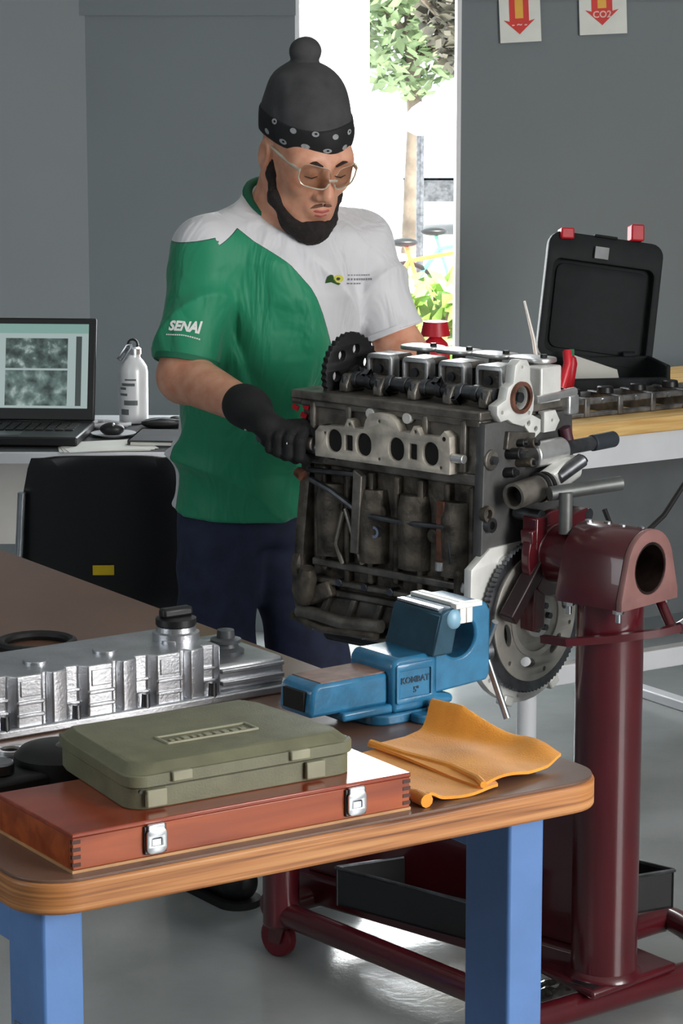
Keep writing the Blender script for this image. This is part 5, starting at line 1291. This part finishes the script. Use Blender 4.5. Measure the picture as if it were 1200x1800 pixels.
for s_ in (-1, 1):
    MB().tube([tuple(A3(*HW(s_ * l_, f_, u_)) - MO) for l_, f_, u_ in ((.014, .0965, .020), (.028, .0945, .027), (.042, .0855, .026), (.052, .074, .018))], [.0025, .0042, .0036, .0015], 8, flat=.6).build('eyebrow', hairm, man)
    MB().tube([tuple(A3(*HW(s_ * l_, f_, u_)) - MO) for l_, f_, u_ in ((.002, .1035, -.0555), (.014, .100, -.059), (.026, .090, -.068))], [.0040, .0046, .002], 8, flat=.5).build('moustache', stub, man)
    MB().tube([tuple(A3(*HW(s_ * l_, f_, u_)) - MO) for l_, f_, u_ in ((.018, .0905, -.0025), (.030, .0925, -.005), (.043, .0865, -.003))], [.0007, .0012, .0006], 6).build('eyelash', hairm, man)
lipm = mat('lips', (176, 88, 84), .4, var=.05)
MB().tube([tuple(A3(*HW(l_, f_, u_)) - MO) for l_, f_, u_ in ((-.024, .0925, -.0705), (-.012, .1005, -.0685), (0, .1025, -.0695), (.012, .1005, -.0685), (.024, .0925, -.0705))], [.001, .0034, .0036, .0034, .001], 8).build('upper_lip', lipm, man)
MB().tube([tuple(A3(*HW(l_, f_, u_)) - MO) for l_, f_, u_ in ((-.021, .0915, -.0735), (-.010, .0985, -.0770), (0, .1000, -.0780), (.010, .0985, -.0770), (.021, .0915, -.0735))], [.001, .0040, .0046, .0040, .001], 8).build('lower_lip', lipm, man)
def hat_sdf(P, g=0.0):
    q = hc(P)
    d = elli(q, (0, -.020, .050), (.0835 + g, .1045 + g, .088 + g))
    d = smin(d, elli(q, (0, -.040, .100), (.073 + g, .078 + g, .064 + g)), .03)
    d = smin(d, elli(q, (0, -.075, .172), (.030, .029, .028)), .006)
    d = d + .0016 * np.sin(q[:, 0] * 70 + q[:, 2] * 50 + 1.5 * np.sin(q[:, 1] * 60)) * np.sin(q[:, 2] * 45 + q[:, 1] * 30)
    rim = .030 + .10 * q[:, 1] + .004 * np.sin(q[:, 0] * 45)
    return smax(d, rim - q[:, 2], .004)
hatm = mat('charcoal_headscarf', (64, 64, 66), .8, var=.12, scale=30, bump=.2, bscale=500)
hat = netobj('headscarf', hat_sdf, hb - .18, hb + .24, .003, hatm, man, MO)
def band_sdf(P):
    q = hc(P); d = hat_sdf(P, .0) - .0025
    top = q[:, 2] - (.078 + .10 * q[:, 1] + .006 * np.sin(q[:, 0] * 30)); return smax(d, top, .003)
band = netobj('headscarf_band', band_sdf, hb - .18, hb + .20, .003, mat('black_bandana', (20, 20, 23), .75, var=.1, scale=60), man, MO)
bb_ = bvh_of(band); wpr = mat('bandana_print', (206, 208, 212), .7, var=.1, scale=200)
for row, u0 in ((0, .038), (1, .064)):
    for k in range(-3, 4):
        an = R(k * 27 + row * 9 - 4); q0 = A3(math.sin(an), math.cos(an), 0)
        o_ = A3(*HW(q0[0] * .11, q0[1] * .13 - .02, u0 + .10 * (q0[1] * .1) + .003 * (k % 2))); tx = HL * math.cos(an) - HF * math.sin(an); dn = -(HL * math.sin(an) + HF * math.cos(an))
        o2 = o_
        m = MB(); m.plate(circ(0, 0, .0068 if row else .0085, .0052 if row else .0048, 14), [circ(.0008, .0005, .0030, .0020, 10)] if (k + row) % 2 == 0 else [], .0002, Matrix())
        drape('paisley_print', m.v, m.f, o2, tx, HU, dn, wpr, band, bb_, .0006)
# safety glasses
gt = mat('clear_glasses_frame', (214, 205, 188), .25, .3, var=.05)
lens_m = glass_mat('smoke_lens', (.86, .84, .80, 1), .08, .05)
for s_ in (-1, 1):
    m = MB(); vs = []; nx, ny = 14, 6; fs = []
    def lp(x, y):
        l_ = s_ * (.005 + .054 * x); w_ = .021 * math.sin(math.pi * min(1, .12 + .9 * (1 - x) * .75 + .16)) ** .5
        u_ = .004 + (y - .5) * 2 * .0225 * (1 - abs(2 * min(1, max(0, x)) - 1) ** 6 * .6) + .004 * x; f_ = .1175 - 7.0 * l_ * l_ - 1.5 * u_ * u_ + .10 * u_
        return l_, f_, u_
    for j in range(ny + 1):
        for i in range(nx + 1): vs.append(tuple(A3(*HW(*lp(i / nx, j / ny))) - MO))
    for j in range(ny):
        for i in range(nx): a = j * (nx + 1) + i; fs.append((a, a + 1, a + nx + 2, a + nx + 1))
    le = m.add(vs, fs).build('lens', lens_m, man)
    md = le.modifiers.new('solid', 'SOLIDIFY'); md.thickness = .0012
    MB().tube([tuple(A3(*HW(*lp(i / 10, 0))) - MO) for i in range(11)] + [tuple(A3(*HW(*lp(1, j / 6))) - MO) for j in range(1, 7)], .0016, 6).build('lens_rim', gt, man)
    MB().tube([tuple(A3(*HW(*lp(i / 10, 1))) - MO) for i in range(11)], .0006, 6).build('lens_rim', gt, man)
    e_ = lp(1, .8)
    MB().tube([tuple(A3(*HW(*q)) - MO) for q in (e_, (s_ * .0640, .065, .012), (s_ * .0725, .03, .015), (s_ * .079, -.005, .018), (s_ * .081, -.022, .008))], [.0028, .0035, .0032, .0026, .0022], 8).build('temple_arm', gt, man)
MB().tube([tuple(A3(*HW(*q)) - MO) for q in ((-.008, .1185, .002), (0, .1215, .004), (.008, .1185, .002))], .0026, 8).build('bridge', gt, man)

# ratchet held by the right hand
t = thing('ratchet_wrench', 'steel ratchet wrench gripped in the black gloved hand', 'wrench', tuple(gR))
bu = barR / np.linalg.norm(barR)
MB().cyl(tuple(-bu * .055), tuple(bu * .085), .0125, seg=16).build('handle', M_['dsteel'], t, bevel=.002)
MB().cyl(tuple(bu * .085), tuple(bu * .097), .0145, seg=16).build('socket', M_['steel'], t, bevel=.001)
